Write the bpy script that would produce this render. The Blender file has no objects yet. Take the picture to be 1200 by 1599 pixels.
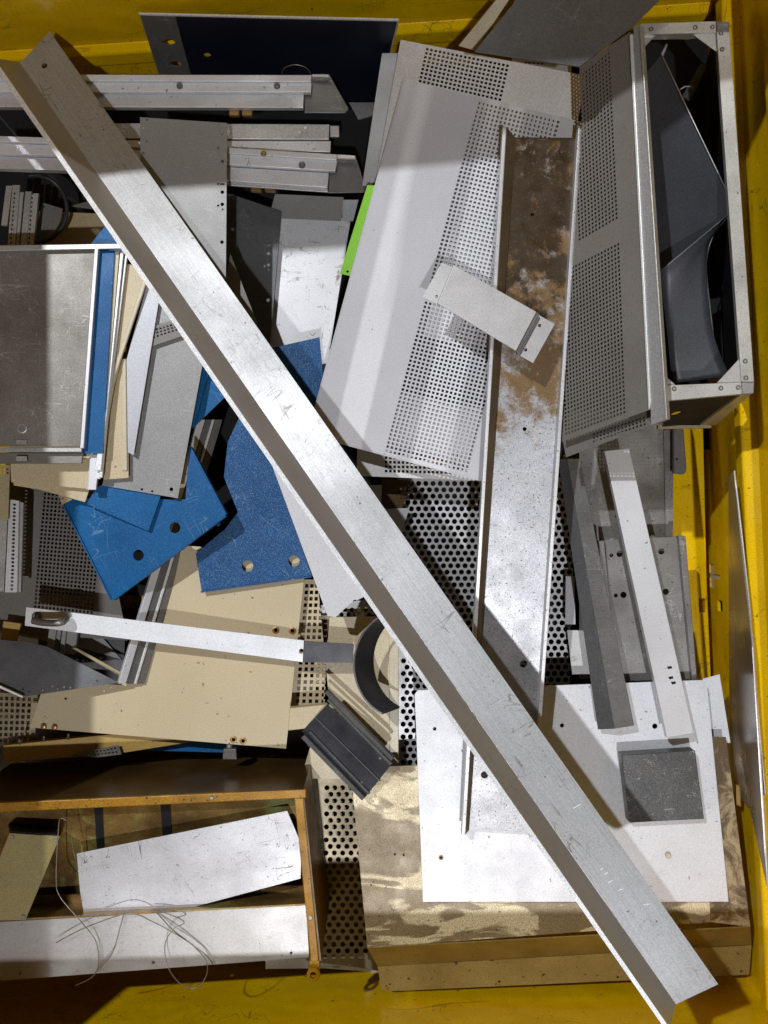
import bpy, bmesh, math, random
from mathutils import Vector, Matrix
from mathutils.geometry import delaunay_2d_cdt
random.seed(7)
SC = bpy.context.scene
H = 1.6                                   # camera height above the z=0 level, metres
def rd(a): return math.radians(a)

# ---------------------------------------------------------------- camera, world, lamps, exposure
cd = bpy.data.cameras.new("camera"); cam = bpy.data.objects.new("camera", cd)
SC.collection.objects.link(cam); cam.location = (0, 0, H); cam.rotation_euler = (0, 0, 0)
cd.sensor_fit = 'VERTICAL'; cd.sensor_height = 24.0
cd.lens = 24.0 * H / 1.599
cd.clip_start = 0.05; cd.clip_end = 200
SC.camera = cam
SC.view_settings.view_transform = 'Standard'; SC.view_settings.look = 'None'
SC.view_settings.exposure = -0.42; SC.view_settings.gamma = 1.0

W = bpy.data.worlds.new("World"); SC.world = W; W.use_nodes = True
wn = W.node_tree.nodes; wl = W.node_tree.links; wn.clear()
wo = wn.new('ShaderNodeOutputWorld'); wb = wn.new('ShaderNodeBackground')
tc = wn.new('ShaderNodeTexCoord'); mp = wn.new('ShaderNodeMapping'); nz = wn.new('ShaderNodeTexNoise'); rp = wn.new('ShaderNodeValToRGB')
mp.inputs['Scale'].default_value = (1.2, 3.4, 1.6); nz.inputs['Scale'].default_value = 1.5; nz.inputs['Detail'].default_value = 2
rp.color_ramp.elements[0].position = .38; rp.color_ramp.elements[0].color = (.035, .034, .036, 1)
rp.color_ramp.elements[1].position = .66; rp.color_ramp.elements[1].color = (.58, .61, .70, 1)
wl.new(tc.outputs['Generated'], mp.inputs['Vector']); wl.new(mp.outputs[0], nz.inputs['Vector'])
wl.new(nz.outputs['Fac'], rp.inputs['Fac']); wl.new(rp.outputs['Color'], wb.inputs['Color'])
wb.inputs['Strength'].default_value = 0.11
wl.new(wb.outputs[0], wo.inputs['Surface'])

def lamp(name, loc, target, power, size, col):
    l = bpy.data.lights.new(name, 'AREA'); l.shape = 'DISK'; l.size = size; l.energy = power; l.color = col
    o = bpy.data.objects.new(name, l); SC.collection.objects.link(o); o.location = loc
    o.rotation_euler = (Vector(target) - Vector(loc)).to_track_quat('-Z', 'Y').to_euler()
    return o
lamp('hall_lamp', (-3.2, 3.6, 8.0), (0, 0, -.2), 720, .15, (.93, .965, 1))
lamp('hall_lamp', (.2, -4.5, 12.0), (0, 0, -.2), 800, .24, (.97, .98, 1))

# ---------------------------------------------------------------- materials
def M_(name, col, col2=None, mscale=9, metal=0.0, rough=.45, grain=.10, stain=None, stain_sc=14, stain_t=.55, stain_w=.06,
       scratch=None, scr_amt=.0, scr_sc=7, specks=None, speck_t=.70, speck_sc=160, bump=.12, bump_sc=5, brushed=False, coat=0.0,
       flake=False, bands=None, grad=None, sdist=.6, sstretch=None, stain2=None, gmul=1.5, spec=.5, srough=.72):
    m = bpy.data.materials.new(name); m.use_nodes = True
    n = m.node_tree.nodes; L = m.node_tree.links; b = n['Principled BSDF']
    tc = n.new('ShaderNodeTexCoord'); oi = n.new('ShaderNodeObjectInfo')
    ad = n.new('ShaderNodeVectorMath'); ad.operation = 'ADD'
    ml = n.new('ShaderNodeMath'); ml.operation = 'MULTIPLY'; ml.inputs[1].default_value = 37.0
    L.new(oi.outputs['Random'], ml.inputs[0]); L.new(tc.outputs['Object'], ad.inputs[0]); L.new(ml.outputs[0], ad.inputs[1])
    V = ad.outputs[0]
    def noise(sc, det=4, dist=0.0, stretch=None, rough_=.6):
        t = n.new('ShaderNodeTexNoise'); t.inputs['Scale'].default_value = sc; t.inputs['Detail'].default_value = det
        t.inputs['Distortion'].default_value = dist; t.inputs['Roughness'].default_value = rough_
        if stretch:
            mp = n.new('ShaderNodeMapping'); mp.inputs['Scale'].default_value = stretch[:3]
            if len(stretch) > 3: mp.inputs['Rotation'].default_value = (0, 0, stretch[3])
            L.new(V, mp.inputs['Vector']); L.new(mp.outputs[0], t.inputs['Vector'])
        else: L.new(V, t.inputs['Vector'])
        return t.outputs['Fac']
    def ramp(f, a, b_):
        r = n.new('ShaderNodeMapRange'); r.inputs['From Min'].default_value = a; r.inputs['From Max'].default_value = b_
        L.new(f, r.inputs['Value']); return r.outputs['Result']
    def mix(f, c1, c2, mode='MIX'):
        x = n.new('ShaderNodeMix'); x.data_type = 'RGBA'; x.blend_type = mode
        if isinstance(f, float): x.inputs['Factor'].default_value = f
        else: L.new(f, x.inputs['Factor'])
        for s, c in ((6, c1), (7, c2)):
            if isinstance(c, tuple): x.inputs[s].default_value = (*c[:3], 1)
            else: L.new(c, x.inputs[s])
        return x.outputs[2]
    if col2 is None: col2 = tuple(c * .82 for c in col)
    c = mix(ramp(noise(mscale, 5), .3, .7), col2, col)
    if bands:                                   # soft dull bands left by a peeled-off film
        c = mix(ramp(noise(7, 1, 0, (bands[0], bands[1], 1)), .44, .5), c, mix(1.0, c, bands[2], 'MULTIPLY'))
    if brushed:
        c = mix(ramp(noise(60, 3, 0, (.15, 9, 1)), .3, .7), mix(1.0, c, (.82, .82, .82), 'MULTIPLY'), c)
    rfac = None
    if stain:
        nf = noise(stain_sc, 9, sdist, sstretch, srough)
        if grad:                                # stain thins out along the piece
            sx = n.new('ShaderNodeSeparateXYZ'); L.new(tc.outputs['Object'], sx.inputs[0])
            gm = n.new('ShaderNodeMath'); gm.operation = 'MULTIPLY_ADD'; gm.inputs[1].default_value = grad[0]; gm.inputs[2].default_value = grad[1]; L.new(sx.outputs[1], gm.inputs[0])
            g2 = n.new('ShaderNodeMath'); g2.operation = 'MINIMUM'; g2.inputs[1].default_value = grad[2]; L.new(gm.outputs[0], g2.inputs[0])
            g3 = n.new('ShaderNodeMath'); g3.operation = 'ADD'; L.new(nf, g3.inputs[0]); L.new(g2.outputs[0], g3.inputs[1]); nf = g3.outputs[0]
        sf = ramp(nf, stain_t - stain_w, stain_t + stain_w)
        c = mix(sf, c, stain); rfac = sf
        if stain2:                              # (colour, scale, threshold, width, slope, offset, cap)
            f2 = noise(stain2[1], 9, .2, None, .75)
            if len(stain2) > 4:
                h1 = n.new('ShaderNodeMath'); h1.operation = 'MULTIPLY_ADD'; h1.inputs[1].default_value = stain2[4]; h1.inputs[2].default_value = stain2[5]
                sy = n.new('ShaderNodeSeparateXYZ'); L.new(tc.outputs['Object'], sy.inputs[0]); L.new(sy.outputs[1], h1.inputs[0])
                h2 = n.new('ShaderNodeMath'); h2.operation = 'MINIMUM'; h2.inputs[1].default_value = stain2[6]; L.new(h1.outputs[0], h2.inputs[0])
                h3 = n.new('ShaderNodeMath'); h3.operation = 'ADD'; L.new(f2, h3.inputs[0]); L.new(h2.outputs[0], h3.inputs[1]); f2 = h3.outputs[0]
            c = mix(ramp(f2, stain2[2] - stain2[3], stain2[2] + stain2[3]), c, stain2[0])
    if specks:
        c = mix(ramp(noise(speck_sc, 2), speck_t - .015, speck_t + .015), c, specks)
    if scratch:
        for k, (st, rot) in enumerate((((.35, 4, 1), .75), ((3.4, .4, 1), .35), ((1, 1.3, 1), 0))):
            f = noise(scr_sc * (1 + .5 * k), 2, .8, (*st, rot))
            a = n.new('ShaderNodeMath'); a.operation = 'SUBTRACT'; a.inputs[1].default_value = .5; L.new(f, a.inputs[0])
            a2 = n.new('ShaderNodeMath'); a2.operation = 'ABSOLUTE'; L.new(a.outputs[0], a2.inputs[0])
            r = ramp(a2.outputs[0], .0045, .0015)
            g = ramp(noise(scr_sc * 2.2, 2), .50, .62)
            mm = n.new('ShaderNodeMath'); mm.operation = 'MULTIPLY'; L.new(r, mm.inputs[0]); L.new(g, mm.inputs[1])
            m2 = n.new('ShaderNodeMath'); m2.operation = 'MULTIPLY'; L.new(mm.outputs[0], m2.inputs[0]); m2.inputs[1].default_value = scr_amt
            c = mix(m2.outputs[0], c, scratch)
    gn = noise(620, 1)
    lo = tuple([max(0, 1 - grain * 2.2 * gmul)] * 3); hi = tuple([1 + grain * 2.2 * gmul] * 3)
    c = mix(1.0, c, mix(ramp(gn, .25, .75), lo, hi), 'MULTIPLY')
    if flake:
        c = mix(ramp(noise(800, 1), .60, .72), c, flake)
    L.new(c, b.inputs['Base Color'])
    b.inputs['Metallic'].default_value = metal; b.inputs['Specular IOR Level'].default_value = spec
    rr = ramp(noise(mscale * 1.7, 4), .25, .75)
    r = n.new('ShaderNodeMapRange'); r.inputs['To Min'].default_value = max(.05, rough - .09); r.inputs['To Max'].default_value = rough + .09
    L.new(rr, r.inputs['Value']); L.new(r.outputs[0], b.inputs['Roughness'])
    if rfac is not None and metal > .2:
        q = n.new('ShaderNodeMath'); q.operation = 'MULTIPLY'; q.inputs[1].default_value = -metal * .8; L.new(rfac, q.inputs[0])
        q2 = n.new('ShaderNodeMath'); q2.operation = 'ADD'; q2.inputs[1].default_value = metal; L.new(q.outputs[0], q2.inputs[0])
        L.new(q2.outputs[0], b.inputs['Metallic'])
    if coat: b.inputs['Coat Weight'].default_value = coat; b.inputs['Coat Roughness'].default_value = .12
    bp = n.new('ShaderNodeBump'); bp.inputs['Strength'].default_value = bump; bp.inputs['Distance'].default_value = .012
    L.new(noise(bump_sc, 2), bp.inputs['Height'])
    b2 = n.new('ShaderNodeBump'); b2.inputs['Strength'].default_value = .10; b2.inputs['Distance'].default_value = .0006
    L.new(noise(300, 2), b2.inputs['Height']); L.new(bp.outputs[0], b2.inputs['Normal']); L.new(b2.outputs[0], b.inputs['Normal'])
    return m
BLK = (.02, .018, .016); WSC = (.85, .85, .85)
ALU = M_('brushed_aluminium', (.66, .66, .69), (.52, .52, .54), 6, .45, .42, .05, specks=(.2, .18, .16), speck_t=.73, scratch=(.25, .24, .24), scr_amt=.5, scr_sc=5, bump=.1)
POL = M_('polished_aluminium', (.42, .41, .41), (.28, .265, .26), 4, .5, .36, .05, scratch=(.2, .19, .18), scr_amt=.4, scr_sc=6, specks=(.12, .1, .08), speck_t=.73)
ALU_RIM = M_('cut_aluminium', (.85, .85, .86), None, 12, .3, .4)
ALU_DULL = M_('dull_aluminium', (.50, .49, .49), (.38, .37, .36), 8, .5, .42, scratch=WSC, scr_amt=.25)
ALU_WHITE = M_('whitened_aluminium', (.72, .73, .77), (.62, .62, .66), 5, .25, .42, .05, specks=(.25, .24, .22), speck_t=.72, speck_sc=110, scratch=(.3, .3, .3), scr_amt=.2)
ALU_SCR = M_('scratched_aluminium', (.54, .54, .57), (.38, .37, .385), 7, .45, .36, .06, scratch=(.06, .055, .05), scr_amt=.9, scr_sc=9, specks=(.15, .14, .13), speck_t=.70)
SCUFF = M_('scuffed_sheet', (.74, .74, .77), (.62, .62, .65), 8, .2, .4, .06, stain=(.25, .22, .19), stain_sc=17, stain_t=.60, stain_w=.03, scratch=(.12, .1, .09), scr_amt=.9, scr_sc=12)
WHT = M_('grey_white_lacquer', (.74, .74, .79), (.68, .68, .73), 4, .05, .35, .05, specks=(.3, .28, .27), speck_t=.75, bands=(2.0, .08, (.72, .715, .72)))
DRK = M_('slate_lacquer', (.16, .165, .18), (.07, .07, .075), 10, .2, .36, .12, stain=(.05, .045, .04), stain_sc=6, stain_t=.60)
WHT2 = M_('pale_lacquer', (.66, .65, .66), (.56, .55, .55), 9, .05, .42, .07, stain=(.30, .27, .25), stain_sc=22, stain_t=.66, stain_w=.03)
GRY = M_('grey_lacquer', (.29, .285, .285), (.25, .247, .247), 5, .1, .38, .08, scratch=(.6, .58, .55), scr_amt=.3)
GRYD = M_('dark_grey_lacquer', (.115, .115, .12), (.085, .085, .09), 6, .15, .35, .10, scratch=(.4, .4, .4), scr_amt=.2)
GRYW = M_('warm_grey_lacquer', (.185, .17, .158), (.15, .137, .125), 6, .1, .42, .08, specks=(.12, .11, .1), speck_t=.70)
LGT = M_('light_grey_lacquer', (.50, .51, .55), (.45, .46, .50), 5, .1, .35, .06)
LGTP = M_('pale_grey_lacquer', (.62, .62, .66), (.57, .57, .61), 4, .05, .4, .05, specks=(.3, .3, .3), speck_t=.76)
BLUE = M_('blue_lacquer', (.004, .11, .31), (.003, .075, .23), 8, .05, .42, .10, flake=(.03, .22, .5), scratch=(.25, .38, .5), scr_amt=.5, scr_sc=6, spec=.22)
BLUED = M_('sparkling_blue_lacquer', (.006, .075, .22), (.004, .05, .16), 8, .1, .42, .2, flake=(.22, .38, .62), scratch=(.3, .4, .5), scr_amt=.3, scr_sc=6, spec=.25)
BEI = M_('beige_lacquer', (.60, .49, .31), (.54, .44, .27), 4, 0, .42, .06, specks=(.22, .15, .08), speck_t=.72, speck_sc=70)
BEIL = M_('cream_lacquer', (.66, .58, .42), None, 6, 0, .38, .06)
KHA = M_('olive_beige_lacquer', (.45, .37, .22), (.36, .29, .16), 6, 0, .42, .08)
OCH = M_('ochre_board', (.52, .34, .08), (.42, .26, .06), 5, 0, .5, .08, specks=(.12, .07, .02), speck_t=.70)
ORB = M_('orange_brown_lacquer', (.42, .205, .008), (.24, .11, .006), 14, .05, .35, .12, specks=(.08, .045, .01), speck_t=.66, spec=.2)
OBR = M_('dark_brown_lacquer', (.17, .09, .010), (.09, .045, .006), 8, .0, .4, .14, specks=(.04, .025, .01), speck_t=.68)  # darker version of the orange-brown lacquer, for the cabinet's right side
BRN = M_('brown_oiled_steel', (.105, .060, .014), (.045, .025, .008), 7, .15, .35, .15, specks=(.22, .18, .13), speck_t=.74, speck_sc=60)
PAT = M_('patinated_brass_sheet', (.30, .19, .055), (.07, .032, .01), 14, .45, .38, .12, stain=(.24, .24, .08), stain_sc=8, stain_t=.60)
YEL = M_('yellow_skip_paint', (.95, .62, .001), (.80, .47, .001), 6, .0, .24, .07, specks=(.22, .12, .01), speck_t=.72, speck_sc=90, scratch=(.18, .10, .02), scr_amt=.6, scr_sc=4, coat=.4, bump=.6, bump_sc=7, stain=(.30, .17, .01), stain_sc=6, stain_t=.68, stain_w=.03)
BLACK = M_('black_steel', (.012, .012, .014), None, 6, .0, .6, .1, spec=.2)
OLIVE = M_('olive_lacquer', (.30, .25, .09), (.24, .19, .06), 7, .05, .4, .1)
RING = M_('dark_blued_steel', (.06, .06, .07), (.02, .02, .024), 14, .3, .33, .12)
NAVY = M_('navy_lacquer', (.060, .063, .074), (.046, .048, .058), 5, .1, .42, .14)
NAVYD = M_('deep_navy_lacquer', (.004, .006, .018), None, 5, .05, .5, .14)
STEEL = M_('worn_steel', (.31, .295, .285), (.17, .16, .15), 9, .5, .38, .09, specks=(.06, .05, .045), speck_t=.68, scratch=(.7, .7, .7), scr_amt=.35)
STEELD = M_('dark_bar_steel', (.19, .185, .18), (.14, .135, .13), 10, .35, .42, .09, brushed=True, scratch=(.45, .45, .45), scr_amt=.4)
RUST = M_('rust_stained_steel', (.44, .445, .475), (.35, .35, .37), 14, .6, .38, .10, stain=(.19, .11, .038), stain_sc=24, stain_t=.48, stain_w=.07, sdist=.15, grad=(1.6, -.2, .055), stain2=((.045, .025, .008), 19, .50, .045, 1.1, -.36, .10), specks=(.12, .065, .03), speck_t=.655, speck_sc=250)
CHAN = M_('speckled_zinc_steel', (.66, .66, .69), (.56, .55, .57), 7, .35, .38, .06, specks=(.20, .12, .06), speck_t=.67, speck_sc=210, stain=(.34, .20, .09), stain_sc=11, stain_t=.67, stain_w=.02)
HOOD = M_('glue_stained_beige_metal', (.27, .20, .11), (.20, .145, .075), 14, .1, .40, .17, stain=(.62, .52, .33), stain_sc=12, stain_t=.53, stain_w=.02, sdist=.8, sstretch=(1.6, .6, 1), srough=.5, specks=(.1, .07, .04), speck_t=.69, speck_sc=90)
HOODR = M_('rust_edged_beige_metal', (.44, .34, .19), (.34, .25, .13), 7, .05, .4, .08, stain=(.10, .052, .014), stain_sc=13, stain_t=.47, stain_w=.05)
HOODS = M_('beige_folded_metal', (.40, .29, .10), (.25, .17, .05), 12, .2, .32, .10, specks=(.08, .05, .02), speck_t=.70, speck_sc=70)
GREEN = M_('lime_green_lacquer', (.22, .55, .01), None, 6, 0, .4, .05)
PERF = M_('galvanised_perforated_steel', (.55, .55, .57), (.42, .41, .42), 9, .35, .38, .06)
PERFB = M_('brownish_perforated_steel', (.30, .25, .17), (.18, .14, .08), 7, .35, .38, .08)
BLOCK = M_('scratched_dark_block_face', (.10, .10, .103), (.065, .065, .068), 26, .35, .40, .20, scratch=(.6, .6, .6), scr_amt=.8, scr_sc=16, specks=(.36, .36, .36), speck_t=.69, speck_sc=520)
BRASS = M_('stained_brass', (.36, .22, .06), None, 20, .5, .35)
RUSTY = M_('wire_steel', (.30, .27, .24), None, 20, .7, .35)
TAN = M_('copper_stained_sheet', (.50, .38, .28), (.36, .27, .21), 8, .55, .28, .08, stain=(.80, .75, .70), stain_sc=8, stain_t=.62)
CONC = M_('concrete', (.25, .24, .23), None, 3, 0, .8)

# ---------------------------------------------------------------- geometry helpers
WM = {}
def P(px, py, z):
    k = (H - z) / (H * 1000)
    return Vector(((px - 600) * k, (799.5 - py) * k, z))
def ray(px, py): return Vector(((px - 600) / (H * 1000), (799.5 - py) / (H * 1000), -1.0))
CAMP = Vector((0, 0, H))
def link(o, M, parent=None):
    SC.collection.objects.link(o)
    if parent is not None:
        o.parent = parent; o.matrix_basis = WM[parent.name].inverted() @ M
    else: o.matrix_basis = M
    WM[o.name] = M.copy(); return o
def tag(o, label=None, cat=None, group=None, kind=None):
    if label: o['label'] = label
    if cat: o['category'] = cat
    if group: o['group'] = group
    if kind: o['kind'] = kind
    return o
def thing(name, label, cat, at, group=None):
    o = bpy.data.objects.new(name, None); o.empty_display_size = .05
    link(o, Matrix.Translation(at)); return tag(o, label, cat, group)
def meshobj(name, bm, mat, M, parent=None, smooth=False, bevel=0):
    bm.normal_update(); bmesh.ops.recalc_face_normals(bm, faces=bm.faces[:])
    me = bpy.data.meshes.new(name); bm.to_mesh(me); bm.free(); me.materials.append(mat)
    if smooth:
        for p in me.polygons: p.use_smooth = True
    o = bpy.data.objects.new(name, me); link(o, M, parent)
    if bevel:
        b = o.modifiers.new('bevel', 'BEVEL'); b.width = bevel; b.segments = 2; b.limit_method = 'ANGLE'; b.angle_limit = rd(35)
    return o
def frame(a, b, c):
    u = (b - a).normalized(); n = u.cross(c - a).normalized()
    if n.z < 0: n = -n
    v = n.cross(u).normalized()
    return u, v, n
class Plane:
    """plane through three pixels at given heights; pt() meets it with a pixel's ray"""
    def __init__(s, tri):
        a, b, c = [P(*t) for t in tri]; s.o = a; s.u, s.v, s.n = frame(a, b, c)
    def pt(s, px, py, up=0):
        r = ray(px, py); t = (s.o + s.n * up - CAMP).dot(s.n) / r.dot(s.n); return CAMP + r * t
def zspec(pts, z):
    if isinstance(z, Plane): return z
    if isinstance(z, (int, float)): return Plane([(*p[:2], z) for p in pts[:3]])
    if isinstance(z[0], (int, float)): return Plane([(pts[i][0], pts[i][1], z[i]) for i in range(3)])
    return Plane(z)
def area2(p): return sum(p[i].x * p[(i + 1) % len(p)].y - p[(i + 1) % len(p)].x * p[i].y for i in range(len(p)))
def plate(name, pts, z, mat, t=.0015, holes=(), slots=(), grids=(), flanges=(), parent=None, label=None, cat=None, group=None, bevel=0, up=0, kind=None):
    pl = zspec(pts, z)
    W3 = [pl.pt(*p[:2], up) for p in pts]
    org = sum(W3, Vector()) / len(W3)
    M = Matrix.Translation(org) @ Matrix((pl.u, pl.v, pl.n)).transposed().to_4x4(); Mi = M.inverted()
    def loc(px, py): q = Mi @ pl.pt(px, py, up); return Vector((q.x, q.y))
    out = [loc(*p[:2]) for p in pts]
    polys = [out]
    for h in holes:
        c = loc(h[0], h[1]); rx = (loc(h[0] + h[2], h[1]) - c).length; ry = rx if len(h) < 4 else (loc(h[0], h[1] + h[3]) - c).length
        polys.append([c + Vector((math.cos(a) * rx, math.sin(a) * ry)) for a in [i * math.tau / 14 for i in range(14)]])
    for s in slots: polys.append([loc(*p) for p in s])
    for g in grids:
        quad, nx, ny, fill, kd = g[:5]
        A, B, C, D = [loc(*p) for p in quad]          # TL TR BR BL
        sx = ((B - A).length / nx + (C - D).length / nx) / 2; sy = ((D - A).length / ny + (C - B).length / ny) / 2
        for j in range(ny):
            for i in range(nx):
                fx = (i + .5) / nx; fy = (j + .5) / ny
                if kd == 'rd' and j % 2: fx += .5 / nx
                c = (A * (1 - fx) + B * fx) * (1 - fy) + (D * (1 - fx) + C * fx) * fy
                e1 = ((B - A) * (1 - fy) + (C - D) * fy).normalized(); e2 = ((D - A) * (1 - fx) + (C - B) * fx).normalized()
                if kd == 'sq':
                    a, b = e1 * sx * fill / 2, e2 * sy * fill / 2
                    polys.append([c - a - b, c + a - b, c + a + b, c - a + b])
                else:
                    r = sx * fill / 2
                    polys.append([c + Vector((math.cos(a), math.sin(a))) * r for a in [k * math.tau / 10 for k in range(10)]])
    vs = []; fs = []
    for p in polys:
        if area2(p) < 0: p = p[::-1]
        s = len(vs); vs += p; fs.append(list(range(s, len(vs))))
    if area2(out) < 0: out = out[::-1]; flanges = [((len(out) - 2 - f[0]) % len(out), f[1], f[2]) for f in flanges]
    ov, oe, of, _, _, off = delaunay_2d_cdt(vs, [], fs, 0, 1e-7)
    bm = bmesh.new()
    keep = [f for f, o in zip(of, off) if 0 in o and len(o) == 1]
    used = sorted({i for f in keep for i in f})
    top = {i: bm.verts.new((ov[i].x, ov[i].y, 0)) for i in used}; bot = {i: bm.verts.new((ov[i].x, ov[i].y, -t)) for i in used}
    cnt = {}
    for f in keep:
        bm.faces.new([top[i] for i in f]); bm.faces.new([bot[i] for i in reversed(f)])
        for a, b in zip(f, list(f[1:]) + [f[0]]): cnt[(a, b)] = 1
    for (a, b) in cnt:
        if (b, a) not in cnt: bm.faces.new([top[b], top[a], bot[a], bot[b]])
    if not grids and not holes and not slots and t > .004:
        bmesh.ops.dissolve_limit(bm, angle_limit=.01, verts=bm.verts[:], edges=bm.edges[:])
    for (i, h, lean) in flanges:
        a, b = out[i], out[(i + 1) % len(out)]; d = (b - a).normalized(); nn = Vector((d.y, -d.x))
        cen = sum(out, Vector((0, 0))) / len(out)
        if (cen - a).dot(nn) > 0: nn = -nn           # nn points outward
        tt = max(t, .0016); a = a + d * .0004; b = b - d * .0004
        ring0 = [a + nn * .0002, b + nn * .0002, b + nn * (.0002 + tt), a + nn * (.0002 + tt)]
        v0 = [bm.verts.new((p.x, p.y, -.0002)) for p in ring0]; v1 = [bm.verts.new((p.x + nn.x * lean, p.y + nn.y * lean, h)) for p in ring0]
        bm.faces.new(v0); bm.faces.new(v1)
        for k in range(4): bm.faces.new([v0[k], v0[(k + 1) % 4], v1[(k + 1) % 4], v1[k]])
    o = meshobj(name, bm, mat, M, parent, bevel=bevel)
    o['pl'] = 0; del o['pl']
    return tag(o, label, cat, group, kind)
def tube(name, pts, r, mat, parent=None, label=None, cat=None, group=None, seg=8, closed=False, smooth_path=True):
    """round bar through world points"""
    if smooth_path and len(pts) > 2:
        q = []
        n = len(pts)
        for i in range(n - 1):
            p0, p1, p2, p3 = pts[max(i - 1, 0)], pts[i], pts[i + 1], pts[min(i + 2, n - 1)]
            for k in range(6):
                s = k / 6
                q.append(.5 * ((2 * p1) + (p2 - p0) * s + (2 * p0 - 5 * p1 + 4 * p2 - p3) * s * s + (3 * p1 - p0 - 3 * p2 + p3) * s ** 3))
        q.append(pts[-1]); pts = q
    org = pts[0]; bm = bmesh.new(); rings = []
    nrm = Vector((0.13, 0.31, 1))
    for i, p in enumerate(pts):
        d = (pts[min(i + 1, len(pts) - 1)] - pts[max(i - 1, 0)]).normalized()
        a = d.cross(nrm).normalized(); b = d.cross(a).normalized(); nrm = -b if b.dot(nrm) < 0 else b
        a = d.cross(nrm).normalized()
        rings.append([bm.verts.new(p - org + (a * math.cos(k * math.tau / seg) + nrm * math.sin(k * math.tau / seg)) * r) for k in range(seg)])
    for i in range(len(rings) - 1):
        for k in range(seg): bm.faces.new([rings[i][k], rings[i][(k + 1) % seg], rings[i + 1][(k + 1) % seg], rings[i + 1][k]])
    bm.faces.new(rings[0]); bm.faces.new(rings[-1])
    return tag(meshobj(name, bm, mat, Matrix.Translation(org), parent, smooth=True), label, cat, group)
def loft(name, rowsL, rowsR, mat, t=.0015, cols=6, parent=None, label=None, cat=None, group=None, smooth=True):
    A = [P(*p) for p in rowsL]; B = [P(*p) for p in rowsR]; org = sum(A, Vector()) / len(A)
    bm = bmesh.new(); g = [[bm.verts.new(a.lerp(b, j / cols) - org) for j in range(cols + 1)] for a, b in zip(A, B)]
    for i in range(len(g) - 1):
        for j in range(cols): bm.faces.new([g[i][j], g[i][j + 1], g[i + 1][j + 1], g[i + 1][j]])
    o = meshobj(name, bm, mat, Matrix.Translation(org), parent, smooth=smooth)
    s = o.modifiers.new('solid', 'SOLIDIFY'); s.thickness = t; s.offset = 0
    return tag(o, label, cat, group)
def disc(name, c, n, r, h, mat, parent, hole=0, dome=False, label=None):
    """screw head, rivet, washer or ring nut standing h above c along n"""
    u = n.orthogonal().normalized(); v = n.cross(u); M = Matrix.Translation(c) @ Matrix((u, v, n)).transposed().to_4x4()
    bm = bmesh.new(); S = 16
    prof = [(r, -.001), (r, h * .5), (r * .72, h * .92 if dome else h)]
    prof += [(hole, h), (hole, -.001)] if hole else [(r * .3, h)]
    rings = [[bm.verts.new((a * math.cos(k * math.tau / S), a * math.sin(k * math.tau / S), z)) for k in range(S)] for a, z in prof]
    for i in range(len(rings) - 1):
        for k in range(S): bm.faces.new([rings[i][k], rings[i][(k + 1) % S], rings[i + 1][(k + 1) % S], rings[i + 1][k]])
    if not hole: bm.faces.new(rings[-1])
    return tag(meshobj(name, bm, mat, M, parent, smooth=False), label)
def on(px, py, z, **k): return disc(k.pop('name', 'screw'), P(px, py, z), Vector((0, 0, 1)), k.pop('r', .004), k.pop('h', .002), k.pop('mat', STEELD), k.pop('parent'), **k)
def centre(pts, z): return P(sum(p[0] for p in pts) / len(pts), sum(p[1] for p in pts) / len(pts), z)

# ---------------------------------------------------------------- setting
bm = bmesh.new(); bmesh.ops.create_grid(bm, x_segments=2, y_segments=2, size=12)
tag(meshobj('floor', bm, CONC, Matrix.Translation((0, 0, -.56))), 'grey concrete hall floor under the yellow skip', kind='structure')

# the skip
skip = thing('skip', 'large yellow painted steel skip holding all the scrap metal', 'skip', Vector((0, 0, -.5)))
def box3(name, c8, mat, parent, bevel=0, label=None, sub=0, wob=0):
    bm = bmesh.new(); org = sum(c8, Vector()) / 8; v = [bm.verts.new(p - org) for p in c8]
    for f in ((0, 1, 2, 3), (4, 5, 6, 7), (0, 1, 5, 4), (1, 2, 6, 5), (2, 3, 7, 6), (3, 0, 4, 7)): bm.faces.new([v[i] for i in f])
    return tag(meshobj(name, bm, mat, Matrix.Translation(org), parent, bevel=bevel), label)
V = Vector
ZF, ZR = -.50, .62
NW, NE, SE, SW = V((-.80, .827, 0)), V((.615, .925, 0)), V((.698, -.893, 0)), V((-.80, -.93, 0))
def wall(name, a, b, t=.03, z0=ZF, z1=ZR):
    d = (b - a).normalized(); n = V((d.y, -d.x, 0))
    if n.dot(V((-.1, 0, 0)) - a) > 0: n = -n
    lo, hi = V((0, 0, z0)), V((0, 0, z1))
    box3(name, [a + lo, b + lo, b + n * t + lo, a + n * t + lo, a + hi, b + hi, b + n * t + hi, a + n * t + hi], YEL, skip, .002)
    return d, -n
lo = V((0, 0, ZF))
box3('floor_panel', [NW + lo + V((-.02, .02, -.03)), NE + lo + V((.02, .02, -.03)), SE + lo + V((.02, -.02, -.03)), SW + lo + V((-.02, -.02, -.03)),
                     NW + lo + V((-.02, .02, 0)), NE + lo + V((.02, .02, 0)), SE + lo + V((.02, -.02, 0)), SW + lo + V((-.02, -.02, 0))], YEL, skip)
dn, nn = wall('wall_panel', NW, NE)
wall('wall_panel', SE, SW, z1=.36); wall('wall_panel', SW, NW, z1=.56)
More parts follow.
